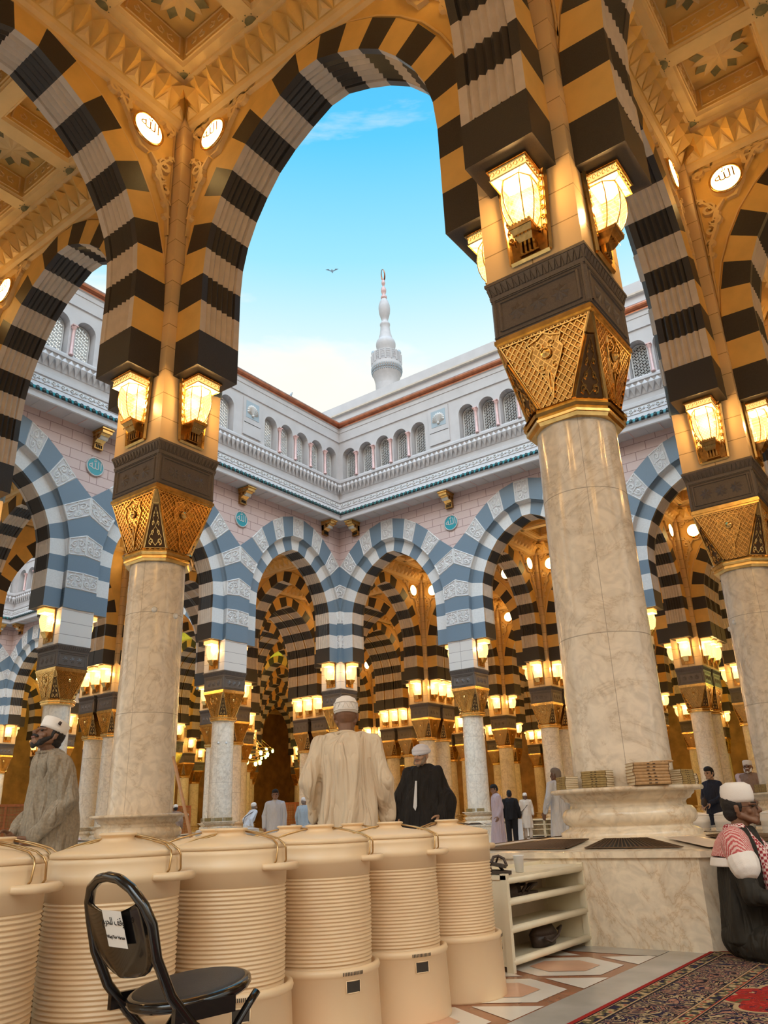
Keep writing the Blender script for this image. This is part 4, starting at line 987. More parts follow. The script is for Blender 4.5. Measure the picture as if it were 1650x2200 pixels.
# ------------------------------------------------------------------ black folding chair with sticker
def folding_chair():
    t = empty('folding_chair', (.515, -4.65, 0), -.10); G = 'black_gloss'
    # local: x = width (right +), y = forward, z up
    mb = MB(); side = []
    top = [(-.148, -.215, .50), (-.150, -.235, .58), (-.135, -.252, .625), (-.10, -.268, .665), (-.05, -.275, .688), (0, -.278, .694), (.05, -.275, .688), (.10, -.268, .665), (.135, -.252, .625), (.150, -.235, .58), (.148, -.215, .50)]
    pl = [(-.150, .20, .0), (-.150, .06, .16), (-.150, -.10, .33), (-.149, -.17, .41)] + top + [(.149, -.17, .41), (.150, -.10, .33), (.150, .06, .16), (.150, .20, .0)]
    mb.tube(pl, .0135, G, 12); mb.tube([(-.15, .14, .07), (.15, .14, .07)], .009, G, 8); mb.build('back_frame', t)
    mb = MB()
    for s in (-1, 1): mb.tube([(s * .125, -.24, 0), (s * .13, -.06, .19), (s * .135, .08, .35), (s * .13, .11, .375)], .011, G, 10)
    mb.tube([(-.127, -.2, .04), (.127, -.2, .04)], .009, G, 8); mb.build('rear_legs', t)
    # backrest panel
    mb = MB(); rows = []
    zs = [(.445, .03), (.452, .07), (.465, .10), (.485, .125), (.51, .14), (.54, .148), (.60, .148), (.622, .143), (.638, .132)]
    N_ = 13
    for z, w in zs:
        r = []
        for i in range(N_):
            u = -1 + 2 * i / (N_ - 1); dip = 0
            zz = z
            if z > .61: zz = z - (z - .60) * .9 * (1 - u * u)
            r.append((u * w, -.205 - (zz - .48) * .32 - .018 * (1 - u * u), zz))
        rows.append(r)
    vs = [p for r in rows for p in r] + [(x, y - .008, z) for r in rows for x, y, z in r]; o = N_ * len(zs)
    fs = []
    for a in range(len(zs) - 1):
        for i in range(N_ - 1):
            q = (a * N_ + i, a * N_ + i + 1, (a + 1) * N_ + i + 1, (a + 1) * N_ + i); fs += [q, tuple(k + o for k in q[::-1])]
    bd = [i for i in range(N_)] + [a * N_ + N_ - 1 for a in range(1, len(zs))] + [(len(zs) - 1) * N_ + i for i in range(N_ - 2, -1, -1)] + [a * N_ for a in range(len(zs) - 2, 0, -1)]
    fs += [(a, b_, b_ + o, a + o) for a, b_ in zip(bd, bd[1:] + bd[:1])]
    mb.add(vs, fs, G, True); bk = mb.build('backrest', t)
    # sticker on the rear face
    cx, cz, s = .034, .568, .045
    yb = lambda z: -.205 - (z - .48) * .32 - .018 - .0125
    q = [(cx + s, yb(cz - s) - .004, cz - s), (cx - s, yb(cz - s) - .004, cz - s), (cx - s, yb(cz + s) - .004, cz + s), (cx + s, yb(cz + s) - .004, cz + s)]
    mb = MB(); mb.add(q + [(x, y - .0012, z) for x, y, z in q], [(3, 2, 1, 0), (4, 5, 6, 7), (0, 1, 5, 4), (1, 2, 6, 5), (2, 3, 7, 6), (3, 0, 4, 7)], 'paper_white'); st = mb.build('sticker', bk)
    st.rotation_euler = (0, 0, 0)
    ang = math.atan(.32)
    for body, size, dz in (('\ufee2\ufeae\ufea4\ufee0\ufedf \ufed2\ufed7\ufeed', .030, .018), ('Waqf For Haram', .0125, -.020)):
        me = textmesh(body, size, 'ink', .0003); o = link('lettering', me, st, (cx, yb(cz + dz) - .0062, cz + dz)); o.rotation_euler = (pi / 2 + ang, 0, 0)
        if size > .02: o.scale = (.80, .9, 1)
    # seat
    mb = MB(); mb.lathe([(0, .372), (.15, .372), (.165, .376), (.172, .386), (.170, .398), (.158, .404), (.152, .402)], 48, G, cap=False, sc=(.90, .98)); se = mb.build('seat', t); se.rotation_euler = (math.radians(7), 0, 0); se.location = (0, 0.035, .0)
    mb = MB(); mb.lathe([(.155, .398), (.154, .404), (.14, .408), (.07, .410), (0, .4105)], 48, 'black_pad', cap=False, sc=(.90, .98)); p = mb.build('seat_pad', se)
    for s in (-1, 1): mb = MB(); mb.box(s * .15 - .008, s * .15 + .008, -.16, .02, .345, .385, G); mb.tube([(s * .142, -.10, .33), (s * .162, -.10, .33)], .012, G, 10); mb.build('bracket', t)
    t.scale = (1, 1, .95)
    tag(t, 'glossy black folding chair with round seat and white sticker on its backrest', 'chair')
folding_chair()

# ------------------------------------------------------------------ shoe shelf and what lies on it
def shelf(loc, rz, w, h, d, label, sign=False, group=None):
    t = empty('shoe_shelf', loc, rz); M = 'shelf_paint'      # local x along the front, front at y=0 facing -y, z up
    mb = MB(); mb.box(0, w, 0, d, h - .03, h - .008, M); mb.box(0, w, d - .012, d, h - .008, h + .012, M); mb.build('top', t)
    for x in (0, w - .03):
        mb = MB(); mb.box(x, x + .03, -.004, .035, 0, h, M); mb.box(x, x + .03, d - .035, d, 0, h, M); mb.box(x + .006, x + .024, .035, d - .035, .03, h - .01, M); mb.build('side_panel', t)
    mb = MB(); mb.box(.03, w - .03, d - .012, d, .03, h - .02, 'brown_stone'); mb.build('back_panel', t)
    for z in (.035, h * .39, h * .67): 
        mb = MB(); mb.box(.03, w - .03, .02, d - .012, z, z + .012, 'shelf_paint'); mb.build('shelf_board', t)
    for z in (.03, h * .38, h * .66, h - .055):
        mb = MB(); mb.tube([(.015, .012, z + .02), (w - .015, .012, z + .02)], .019, M, 10); mb.build('rail', t)
    if sign:
        mb = MB(); mb.box(w * .02, w * .98, -.02, -.004, .03, h, 'cup_plastic'); s = mb.build('number_board', t)
        for b_, z in (('٣٤٢', h * .68), ('342', h * .45)): o = link('lettering', textmesh(b_, .12, 'ink', .001), s, (w / 2, -.024, z)); o.rotation_euler = (pi / 2, 0, 0)
    return tag(t, label, 'shelf', group)
shelf((.085, -2.14, 0), pi / 2, 1.02, .475, .30, 'cream painted shoe shelf with three rails beside the nearest column block')
for k in range(5): shelf((-13.2 + k * .62, 24.2 - 1.6, 0), 0, .6, .62, .3, ['white board numbered 342 on the end of a low shoe shelf', 'low white shoe shelf right of the 342 board', 'second low shoe shelf right of the 342 board', 'third low shoe shelf right of the 342 board', 'last low shoe shelf right of the 342 board'][k], k == 0, 'shoe shelves in the far hall')
for k in range(2): shelf((-14.6 + k * .62, 22.9, 0), 0, .6, .62, .3, ['low white shoe shelf left of the 342 board', 'low white shoe shelf just left of the 342 board'][k], False, 'shoe shelves in the far hall')
def sandal_mesh(w=.042, l=.125, c='sandal'):
    mb = MB(); n = 18; pts = [(w * (1 + .22 * sin(2 * pi * i / n)) * cos(2 * pi * i / n), l * sin(2 * pi * i / n)) for i in range(n)]
    mb.frustum([(x, y, 0) for x, y in pts], [(x * 1.05, y * 1.02, .018) for x, y in pts], c)
    return mb
def sandal(loc, rz, label, tilt=0):
    mb = sandal_mesh(); t = link('sandal', mb.mesh('sandal'), None, loc, rz); t.rotation_euler = (0, tilt, rz)
    mb = MB(); mb.tube([(-.044, -.01, .012), (-.03, .02, .045), (0, .035, .055), (.03, .02, .045), (.044, -.01, .012)], .008, 'leather', 8); mb.tube([(0, .035, .052), (0, .085, .016)], .006, 'leather', 8); mb.build('strap', t)
    return tag(t, label, 'sandal', None)
sandal((-.02, -2.05, .470), 1.2, 'black sandal lying flat on the left end of the shoe shelf')
sandal((-.01, -2.04, .505), .7, 'black sandal leaning on top of the other at the shelf end', .18)
mb = MB(); mb.lathe([(0, 0), (.022, 0), (.030, .085), (.0325, .087), (.031, .089), (.0285, .085), (.021, .004), (0, .004)], 24, 'cup_plastic', cap=False)
tag(mb.build('plastic_cup', None, (.045, -1.90, .4685)), 'white plastic cup standing on top of the shoe shelf', 'cup')
for k, (y, z, rz) in enumerate(((-1.93, .335, .3), (-1.78, .335, 2.9), (-1.70, .335, 2.4))):
    mb = sandal_mesh(.04, .11, 'leather'); n = 14
    t = mb.build('shoe', None, (-.07, y, z), rz)
    mb = MB(); mb.add([(.038 * cos(a) * (1 - .5 * u), .045 + .05 * sin(a) * 0 + (-.04 + .10 * u), .018 + .05 * sin(a) * (1 - .55 * u)) for u in (0, .33, .66, 1) for a in [pi * i / 8 for i in range(9)]], [(j * 9 + i, j * 9 + i + 1, (j + 1) * 9 + i + 1, (j + 1) * 9 + i) for j in range(3) for i in range(8)], 'leather', True); mb.build('upper', t)
    mb = MB(); mb.tube([(-.036, -.03, .016), (-.034, -.07, .05), (0, -.105, .055), (.034, -.07, .05), (.036, -.03, .016)], .009, 'leather', 8); mb.build('heel_strap', t)
    tag(t, '%s black shoe on the upper board of the shoe shelf' % ('leftmost', 'middle', 'rightmost')[k], 'shoe', None)
t = empty('shoulder_bag', (-.05, -1.50, .050), .1)
mb = MB(); n = 20
mb.frustum([(.055 * cos(2 * pi * i / n), .13 * sin(2 * pi * i / n), 0) for i in range(n)], [(.07 * cos(2 * pi * i / n), .15 * sin(2 * pi * i / n), .06) for i in range(n)], 'leather', smooth=True); mb.frustum([(.07 * cos(2 * pi * i / n), .15 * sin(2 * pi * i / n), .06) for i in range(n)], [(.035 * cos(2 * pi * i / n), .12 * sin(2 * pi * i / n), .105) for i in range(n)], 'leather', smooth=True); mb.build('body', t)
mb = MB(); mb.tube([(.05, -.12, .05), (.085, -.1, .03), (.085, .02, .05), (.08, .1, .09), (.04, .14, .07)], .008, 'leather', 8); mb.build('strap', t)
tag(t, 'dark bag lying on the bottom board of the shoe shelf', 'bag')
# ------------------------------------------------------------------ books on the column ledges
def book_mesh(cover, L=.25, W=.17, H=.0205):
    mb = MB(); a, b_ = L / 2, W / 2
    mb.box(-a, a, -b_, b_, 0, .0022, cover); mb.box(-a, a, -b_, b_, H - .0022, H, cover)
    n = 6; arc = [(-b_ - .004 * sin(pi * i / n), H * i / n) for i in range(n + 1)]
    for p, q in zip(arc, arc[1:]): mb.poly([(-a, p[0], p[1]), (a, p[0], p[1]), (a, q[0], q[1]), (-a, q[0], q[1])], cover)
    for x in (-a + .004, a - .006): mb.box(x, x + .002, -b_ - .005, -b_ + .001, 0, H, 'book_dark')
    for x in (-.02, .02): mb.tube([(x - .008, -b_ - .0045, H / 2), (x + .008, -b_ - .0045, H / 2)], .0035, 'book_dark', 6)
    p = MB(); p.box(-a + .003, a - .003, -b_ + .001, b_ - .004, .0022, H - .0022, 'book_pages'); return mb.mesh('book'), p.mesh('pages')
BK = {c: book_mesh(c) for c in ('book_olive', 'book_brown')}
def stack(cx, cy, ang, rot, n, z0, which, where, cover, size=1., rad=.485, twist=0.):
    """stack of books on a ledge; ang = direction from the column axis, rot = extra turn about z (spine faces out at 0)"""
    x, y = cx + rad * cos(ang), cy + rad * sin(ang)
    H = .0207 * size
    for k in range(n):
        cv, pg = BK[cover]; o = link('book', cv, None, (x + R.uniform(-.003, .003), y + R.uniform(-.003, .003), z0 + k * H), ang + pi / 2 + rot + R.uniform(-.03, .03), (size, size, size)); link('pages', pg, o)
        pos = 'lowest' if k == 0 else ('topmost' if k == n - 1 else ORD[k] + ' from bottom')
        tag(o, '%s bound book, %s of the %s, %s' % ('olive' if cover == 'book_olive' else 'brown', pos, which, where), 'book', 'books on the column ledges')
NC = 'nearest column'
stack(0, 0, math.radians(-128), 0, 7, .9375, 'leftmost stack', NC, 'book_olive', .62)
stack(0, 0, math.radians(-91), .0, 7, .9375, 'second stack', NC, 'book_olive', .78)
stack(0, 0, math.radians(-49), -.06, 7, .9375, 'middle stack', NC, 'book_brown', 1.05, .50)
stack(0, 0, math.radians(-13), 0, 7, .9375, 'fourth stack', NC, 'book_olive', .70)
stack(0, 0, math.radians(16), 0, 6, .9375, 'rightmost stack', NC, 'book_olive', .62)
o = link('book', BK['book_brown'][0], None, (.40, -.26, .9375 + 7 * .02174), .55, (.6, .6, .6)); link('pages', BK['book_brown'][1], o); tag(o, 'single brown book lying across the middle and fourth stacks, nearest column', 'book', 'books on the column ledges')
for a, w_ in ((-120, 'left stack'), (-80, 'middle stack')): stack(0, 6, math.radians(a), 0, 6, .9375, w_, 'right-edge column', 'book_olive', .8)
for (cx, cy), nm, angs in (((-18, 12), 'first left-arcade column', (-115, -80, -45, -10)), ((-12, 18), 'first right-arcade column', (-95, -55)), ((-18, 6), 'second left-arcade column', (-70, -30))):
    for q, a in enumerate(angs): stack(cx, cy, math.radians(a), 0, 5, .9375, ('left stack', 'second stack', 'third stack', 'right stack')[q], nm, 'book_olive', .95)
# ------------------------------------------------------------------ carpets
def carpet(x0, x1, y0, y1, label):
    name = 'carpet_%d' % len([m for m in MATS if m.startswith('carpet')])
    m, nt, b = nodes_mat(name); tc = N(nt, 'ShaderNodeTexCoord'); sp = N(nt, 'ShaderNodeSeparateXYZ'); nt.links.new(tc.outputs['Object'], sp.inputs[0])
    X, Y = sp.outputs[0], sp.outputs[1]; W, H = x1 - x0, y1 - y0
    d = mth(nt, 'MINIMUM', X, mth(nt, 'MINIMUM', mth(nt, 'SUBTRACT', W, X), mth(nt, 'MINIMUM', Y, mth(nt, 'SUBTRACT', H, Y))))
    def pat(scale, dist_, lo, cols):
        n = N(nt, 'ShaderNodeTexNoise', Scale=scale, Detail=3., Distortion=dist_); nt.links.new(tc.outputs['Object'], n.inputs[0]); return ramp(nt, n.outputs[0], cols, 'CONSTANT')
    K1, NV, CR, PK, RD, OL = (.010, .006, .012), (.018, .014, .035), (.42, .30, .16), (.36, .17, .11), (.30, .018, .012), (.11, .09, .035)
    flor = pat(8., 2.2, 0, [(0, K1), (.36, PK), (.42, NV), (.50, CR), (.54, K1), (.60, PK), (.64, NV), (.70, CR)])
    vor = N(nt, 'ShaderNodeTexVoronoi', Scale=24.); nt.links.new(tc.outputs['Object'], vor.inputs[0])
    small = ramp(nt, vor.outputs[0], [(0, RD), (.22, CR), (.42, OL), (.6, NV)], 'CONSTANT')
    red = pat(9., 2.0, 0, [(0, OL), (.34, RD), (.50, (.42, .03, .02)), (.56, NV), (.60, RD), (.68, CR)])
    cx, cy = mth(nt, 'SUBTRACT', X, .72), mth(nt, 'SUBTRACT', mth(nt, 'MODULO', mth(nt, 'ADD', Y, 20.6), 1.15), .575)
    an = mth(nt, 'ARCTAN2', cy, cx); rad = mth(nt, 'SQRT', mth(nt, 'ADD', mth(nt, 'MULTIPLY', cx, cx), mth(nt, 'MULTIPLY', cy, cy)))
    sc = mth(nt, 'ADD', .30, mth(nt, 'MULTIPLY', mth(nt, 'ABSOLUTE', mth(nt, 'SINE', mth(nt, 'MULTIPLY', an, 5.))), .05))
    ins = mth(nt, 'LESS_THAN', rad, sc); edge = mth(nt, 'LESS_THAN', mth(nt, 'ABSOLUTE', mth(nt, 'SUBTRACT', rad, sc)), .012)
    field = mixc(nt, edge, mixc(nt, ins, flor, red), CR + (1,))
    r = ramp(nt, mth(nt, 'DIVIDE', d, 1.0), [(0, RD), (.022, K1), (.028, CR), (.034, RD), (.085, CR), (.092, K1), (.10, K1), (.33, CR), (.338, RD), (.395, CR), (.402, K1), (.41, K1)], 'CONSTANT')
    sel = lambda a, b_: mth(nt, 'MULTIPLY', mth(nt, 'GREATER_THAN', d, a), mth(nt, 'LESS_THAN', d, b_))
    c = mixc(nt, sel(.036, .085), r, small); c = mixc(nt, sel(.104, .328), c, flor); c = mixc(nt, sel(.342, .393), c, small); c = mixc(nt, mth(nt, 'GREATER_THAN', d, .41), c, field)
    nt.links.new(c, b.inputs['Base Color']); b.inputs['Roughness'].default_value = .95; b.inputs['Specular IOR Level'].default_value = .15
    n = N(nt, 'ShaderNodeTexNoise', Scale=260., Detail=2.); nt.links.new(tc.outputs['Object'], n.inputs[0]); bump(nt, b, n.outputs[0], .5, .004)
    mb = MB(); mb.box(0, W, 0, H, .002, .012, name); tag(mb.build('carpet', None, (x0, y0, 0)), label, 'carpet')
carpet(.80, 4.2, -7.5, -1.09, 'large red and navy patterned carpet in the right foreground')
carpet(1.16, 4.2, -1.05, 3.0, 'second patterned red carpet under the seated man beside the column block')
# ------------------------------------------------------------------ small fittings
mb = MB(); mb.tube([(-2.276, -2.536, 1.242), (-2.176, -2.414, .69), (-2.05, -2.262, .03)], .012, 'wood', 10); t = mb.build('mop', None)
mb = MB(); mb.box(-2.2, -1.9, -2.29, -2.23, .0, .035, 'cooler_white'); mb.build('mop_head', t); tag(t, 'mop with a long wooden handle leaning beside the left foreground column', 'mop')
def sensor(p, c, lab):
    p, c = Vector(p), Vector(c); d = Vector((p.x - c.x, p.y - c.y, 0)).normalized(); mb = MB(); n = 16; s = d.cross(Vector((0, 0, 1)))
    ring = lambda r, o: [tuple(c + Vector((0, 0, p.z)) - Vector((0, 0, c.z)) + d * (.355 + o) + (s * cos(2 * pi * i / n) + Vector((0, 0, 1)) * sin(2 * pi * i / n)) * r) for i in range(n)]
    mb.frustum(ring(.04, -.01), ring(.036, .02), 'cup_plastic'); mb.frustum(ring(.036, .02), ring(.02, .035), 'cup_plastic', smooth=True); tag(mb.build('wall_sensor'), lab, 'sensor', 'round white sensors on the shafts')
for c, zz, a, lab in (((-6, 0, 0), 3.35, -38, 'round white sensor on the shaft of the left foreground column'), ((-6, 0, 0), 3.30, 8, 'round white sensor at the right rim of the left foreground column'), ((0, 6, 0), 3.25, -128, 'round white sensor on the left side of the right-edge column'), ((0, 6, 0), 3.2, -165, 'second round white sensor at the rim of the right-edge column'),
                      ((-18, 12, 0), 3.3, -62, 'small white sensor, left one on first left-arcade column'), ((-18, 12, 0), 3.3, -22, 'small white sensor, right one on first left-arcade column')):
    sensor((c[0] + cos(math.radians(a)), c[1] + sin(math.radians(a)), zz), c, lab)
def chandelier(loc, r, lab):
    t = empty('chandelier', loc); mb = MB(); n = 28
    for k in range(2): mb.tube([(r * (1 - .3 * k) * cos(2 * pi * i / n), r * (1 - .3 * k) * sin(2 * pi * i / n), -.5 * k) for i in range(n)], .035, 'gold', 6, closed=True)
    for i in range(6): mb.tube([(r * cos(pi * i / 3), r * sin(pi * i / 3), 0), (0, 0, 1.6)], .02, 'gold', 5)
    mb.tube([(0, 0, 1.6), (0, 0, 11.6 - loc[2])], .03, 'gold', 6); mb.build('frame', t)
    for i in range(12):
        mb = MB(); q = r if i % 2 == 0 else r * .7; zz = -.12 if i % 2 == 0 else -.62; mb.lathe([(.03, zz + .1), (.10, zz + .05), (.08, zz - .12), (.02, zz - .15)], 8, 'green_lamp', (q * cos(pi * i / 6), q * sin(pi * i / 6))); mb.build('lamp_cup', t)
    tag(t, lab, 'chandelier')
chandelier((-34.2, 28.2, 4.9), 1.5, 'ring chandelier with green-tinted lamps seen through the left arcade'); chandelier((-46.2, 40.2, 6.5), 1.9, 'smaller ring chandelier with green-tinted lamps in the deepest hall left of centre'); chandelier((-3.0, 28.2, 6.0), 1.5, 'ring chandelier with green-tinted lamps right of the nearest column')
def screen(x0, y0, x1, y1, h, lab):
    L = math.hypot(x1 - x0, y1 - y0); mb = MB(); n = int(L / .6)
    mb.box(0, L, -.03, .03, h - .1, h, 'lattice_wood'); mb.box(0, L, -.03, .03, 0, .15, 'lattice_wood'); mb.box(0, L, .0, .02, .15, h - .1, 'back_wall')
    for i in range(n + 1): mb.box(i * L / n - .04, i * L / n + .04, -.04, .04, 0, h, 'lattice_wood')
    for i in range(int(L / .12)): mb.box(i * .12, i * .12 + .02, -.02, .0, .15, h - .1, 'lattice_wood')
    for k in range(1, int(h / .12)): mb.box(0, L, -.022, -.002, k * .12, k * .12 + (.05 if k % 4 == 0 else .018), 'lattice_wood')
    tag(mb.build('lattice_screen', None, (x0, y0, 0), math.atan2(y1 - y0, x1 - x0)), lab, 'screen')
screen(-29.6, 25.6, -28.2, 27.5, 1.86, 'reddish wooden lattice screen behind the boy in white')
screen(-29.2, 8.2, -27.2, 11.4, 1.84, 'reddish wooden lattice screen at the far left behind the man in taupe')
screen(-33.6, 20.6, -32.2, 22.7, 1.86, 'reddish wooden lattice screen right of the left foreground column')
def bird(loc, rz, spread, lab):
    t = empty('bird', loc, rz); mb = MB(); mb.lathe([(0, -.14), (.03, -.10), (.05, 0), (.04, .08), (.025, .11), (.03, .14), (0, .17)], 8, 'panel_blue', cap=False)
    o = mb.build('body', t); o.rotation_euler = (.5 if not spread else pi / 2, 0, 0); mb = MB()
    if spread:
        for s in (-1, 1): mb.add([(s * .03, -.04, .02), (s * .2, -.02, .08), (s * .34, -.1, .05), (s * .18, -.12, .06), (s * .03, .06, .02)], [(0, 1, 2, 3, 4)], 'panel_blue')
    else:
        for s in (-1, 1): mb.add([(s * .045, .0, .08), (s * .05, -.02, .0), (s * .02, -.10, -.16), (s * .055, .03, .0)], [(0, 1, 2), (0, 2, 3)], 'panel_blue')
    mb.build('wings', t); tag(t, lab, 'bird')
bird((-17.2, 14.2, 17.0), 2.0, False, 'small dark bird perched on the copper roof edge'); bird((-18.8, 18.8, 26.8), .6, True, 'tiny bird flying in the sky left of the minaret')

# ------------------------------------------------------------------ people
m, nt, b = nodes_mat('keffiyeh'); v = coords(nt, (1, 1, 1)); ck = N(nt, 'ShaderNodeTexChecker', Scale=62.); nt.links.new(v, ck.inputs[0])
ck.inputs[1].default_value = (.78, .62, .58, 1); ck.inputs[2].default_value = (.34, .03, .04, 1); nt.links.new(ck.outputs[0], b.inputs['Base Color']); b.inputs['Roughness'].default_value = .9
m, nt, b = nodes_mat('keffiyeh_fine'); v = coords(nt, (1, 1, 1)); wv = N(nt, 'ShaderNodeTexWave', Scale=28., Distortion=3.); wv.inputs['Detail Scale'].default_value = 6; nt.links.new(v, wv.inputs[0])
nt.links.new(ramp(nt, wv.outputs[1], [(0, (.50, .10, .10)), (.5, (.50, .10, .10)), (.55, (.70, .48, .44)), (1, (.70, .48, .44))]), b.inputs['Base Color']); b.inputs['Roughness'].default_value = .9
V = Vector
def sph(mb, c, r, rot=None, n=12, m_=8):
    c = V(c); r = (r, r, r) if not isinstance(r, (tuple, list)) else r; vs = []; fs = []
    Rm = rot or Matrix.Identity(3)
    vs.append(c + Rm @ V((0, 0, r[2])))
    for j in range(1, m_):
        a = pi * j / m_
        for i in range(n): vs.append(c + Rm @ V((r[0] * sin(a) * cos(2 * pi * i / n), r[1] * sin(a) * sin(2 * pi * i / n), r[2] * cos(a))))
    vs.append(c + Rm @ V((0, 0, -r[2])))
    for i in range(n): fs.append((0, 1 + i, 1 + (i + 1) % n)); fs.append((len(vs) - 1, 1 + (m_ - 2) * n + (i + 1) % n, 1 + (m_ - 2) * n + i))
    for j in range(m_ - 2):
        for i in range(n): a = 1 + j * n; fs.append((a + i, a + n + i, a + n + (i + 1) % n, a + (i + 1) % n))
    mb.add(vs, fs, 'skin', True)
def cap(mb, a, b_, ra, rb, n=12, flat=1.):
    a, b_ = V(a), V(b_); d = b_ - a; L = d.length
    if L < 1e-5: return sph(mb, a, ra)
    d.normalize(); x = d.orthogonal().normalized(); 
    if abs(d.z) < .99: x = d.cross(V((0, 0, 1))).normalized()
    y = d.cross(x); vs = [a - d * ra]; rows = []
    for t in (60, 30, 0): rows.append((a - d * ra * sin(math.radians(t)), ra * cos(math.radians(t))))
    for t in (0, 30, 60): rows.append((b_ + d * rb * sin(math.radians(t)), rb * cos(math.radians(t))))
    for c, r in rows: vs += [c + (x * cos(2 * pi * i / n) + y * sin(2 * pi * i / n) * flat) * r for i in range(n)]
    vs.append(b_ + d * rb); fs = []
    for i in range(n): fs.append((0, 1 + (i + 1) % n, 1 + i)); fs.append((len(vs) - 1, 1 + 5 * n + i, 1 + 5 * n + (i + 1) % n))
    for j in range(5):
        for i in range(n): q = 1 + j * n; fs.append((q + i, q + (i + 1) % n, q + n + (i + 1) % n, q + n + i))
    mb.add(vs, fs, 'skin', True)
def loft(mb, rings, n=40):
    """rings: (cx,cy,z,rx,ry[,fold])"""
    vs = []
    for rg in rings:
        cx, cy, z, rx, ry = rg[:5]; fo = rg[5] if len(rg) > 5 else 0
        for i in range(n):
            a = 2 * pi * i / n; k = 1 + fo * (sin(a * 7 + cx * 9) * .5 + sin(a * 12 + 1.3) * .35)
            vs.append((cx + rx * k * cos(a), cy + ry * k * sin(a), z))
    fs = [(j * n + i, j * n + (i + 1) % n, (j + 1) * n + (i + 1) % n, (j + 1) * n + i) for j in range(len(rings) - 1) for i in range(n)]
    fs += [tuple(range(n))[::-1], tuple(range((len(rings) - 1) * n, len(rings) * n))]
    mb.add(vs, fs, 'skin', True)
def fuse(mb, voxel, mat, name, parent, smooth=2, fold=0., fs=(7, 7, 1.4), fuzz=0.):
    """fuse overlapping volumes into one continuous skin"""
    me = mb.mesh('tmp'); o = bpy.data.objects.new('tmp', me); COL.objects.link(o)
    md = o.modifiers.new('r', 'REMESH'); md.mode = 'VOXEL'; md.voxel_size = voxel; md.use_smooth_shade = True
    if smooth: s = o.modifiers.new('s', 'SMOOTH'); s.factor = .5; s.iterations = smooth
    bpy.context.view_layer.update(); out = bpy.data.meshes.new_from_object(o.evaluated_get(bpy.context.evaluated_depsgraph_get()))
    bpy.data.objects.remove(o); bpy.data.meshes.remove(me); out.name = name; out.materials.clear(); out.materials.append(MATS[mat])
    if fold or fuzz:
        nr = [vv.normal.copy() for vv in out.vertices]
        for vv, n_ in zip(out.vertices, nr):
            p = vv.co; f = noise.noise(V((p.x * fs[0] + 3, p.y * fs[1], p.z * fs[2]))); g = noise.noise(V((p.x * fs[0] * 2.3, p.y * fs[1] * 2.3 + 5, p.z * fs[2] * 2.6 + 2)))
            vv.co = p + n_ * (fold * ((1 - abs(f) * 3.2) * .6 + g * .5) + fuzz * noise.noise(p * 60))
    out.polygons.foreach_set('use_smooth', [True] * len(out.polygons)); out.update()
    return link(name, out, parent)
def hand(mb, w, d, nrm, curl=.5, side=1, s=1.):
    """five-fingered hand from wrist w pointing along d, palm normal nrm; side=+1 thumb to d x nrm"""
    w, d, nrm = V(w), V(d).normalized(), V(nrm); nrm = (nrm - d * nrm.dot(d)).normalized(); x = d.cross(nrm) * side
    L = .085 * s
    for k in (-.5, 0, .5): cap(mb, w + x * k * .03 * s, w + d * L + x * k * .055 * s, .017 * s, .014 * s, 8)
    for k, ln in zip((-1.5, -.5, .5, 1.5), (.060, .072, .078, .070)):
        p = w + d * L + x * (-k) * -.021 * s * 1.0; dd = d.copy(); ln *= s
        for q, f in enumerate((.45, .32, .23)):
            ax = dd * cos(curl * (.5 + q * .25)) + nrm * sin(curl * (.5 + q * .25)); ax.normalize(); e = p + ax * ln * f; cap(mb, p, e, (.0095 - q * .001) * s, (.0088 - q * .001) * s, 7); p = e; dd = ax
    p = w + x * .030 * s + d * .018 * s
    for q, f in enumerate((.042, .034, .026)):
        ax = (d * (.55 + q * .2) + x * (.75 - q * .3) + nrm * (.25 + .25 * curl)).normalized(); e = p + ax * f * s; cap(mb, p, e, (.0135 - q * .0015) * s, (.012 - q * .0015) * s, 7); p = e
def head(mb, R3, c):
    """R3: rotation, c: pivot at base of the skull ; y forward"""
    T = lambda p: c + R3 @ V(p)
    sph(mb, T((0, -.005, .105)), (.074, .094, .098), R3, 18, 12); sph(mb, T((0, .025, .045)), (.058, .068, .065), R3, 14, 10)
    cap(mb, T((-.022, .07, -.004)), T((.022, .07, -.004)), .022, .022); cap(mb, T((0, .078, .010)), T((0, .082, .030)), .018, .020)      # chin, mouth
    for s in (-1, 1):
        cap(mb, T((s * .055, -.005, .04)), T((s * .03, .062, .0)), .020, .018)                      # jaw
        cap(mb, T((s * .012, .088, .094)), T((s * .048, .070, .096)), .011, .010)                   # brow
        sph(mb, T((s * .045, .056, .055)), (.019, .018, .020), R3, 10, 8)                            # cheek
        cap(mb, T((s * .078, -.006, .085)), T((s * .076, -.004, .05)), .014, .009, 8)                # ear
        cap(mb, T((s * .084, -.014, .092)), T((s * .084, -.016, .062)), .008, .006, 8)
    cap(mb, T((0, .090, .088)), T((0, .112, .052)), .009, .014, 10); sph(mb, T((0, .104, .046)), (.017, .013, .010), R3, 10, 8)      # nose
    cap(mb, T((-.017, .094, .021)), T((.017, .094, .021)), .0065, .0065, 8); cap(mb, T((-.013, .092, .011)), T((.013, .092, .011)), .0065, .0065, 8)      # lips
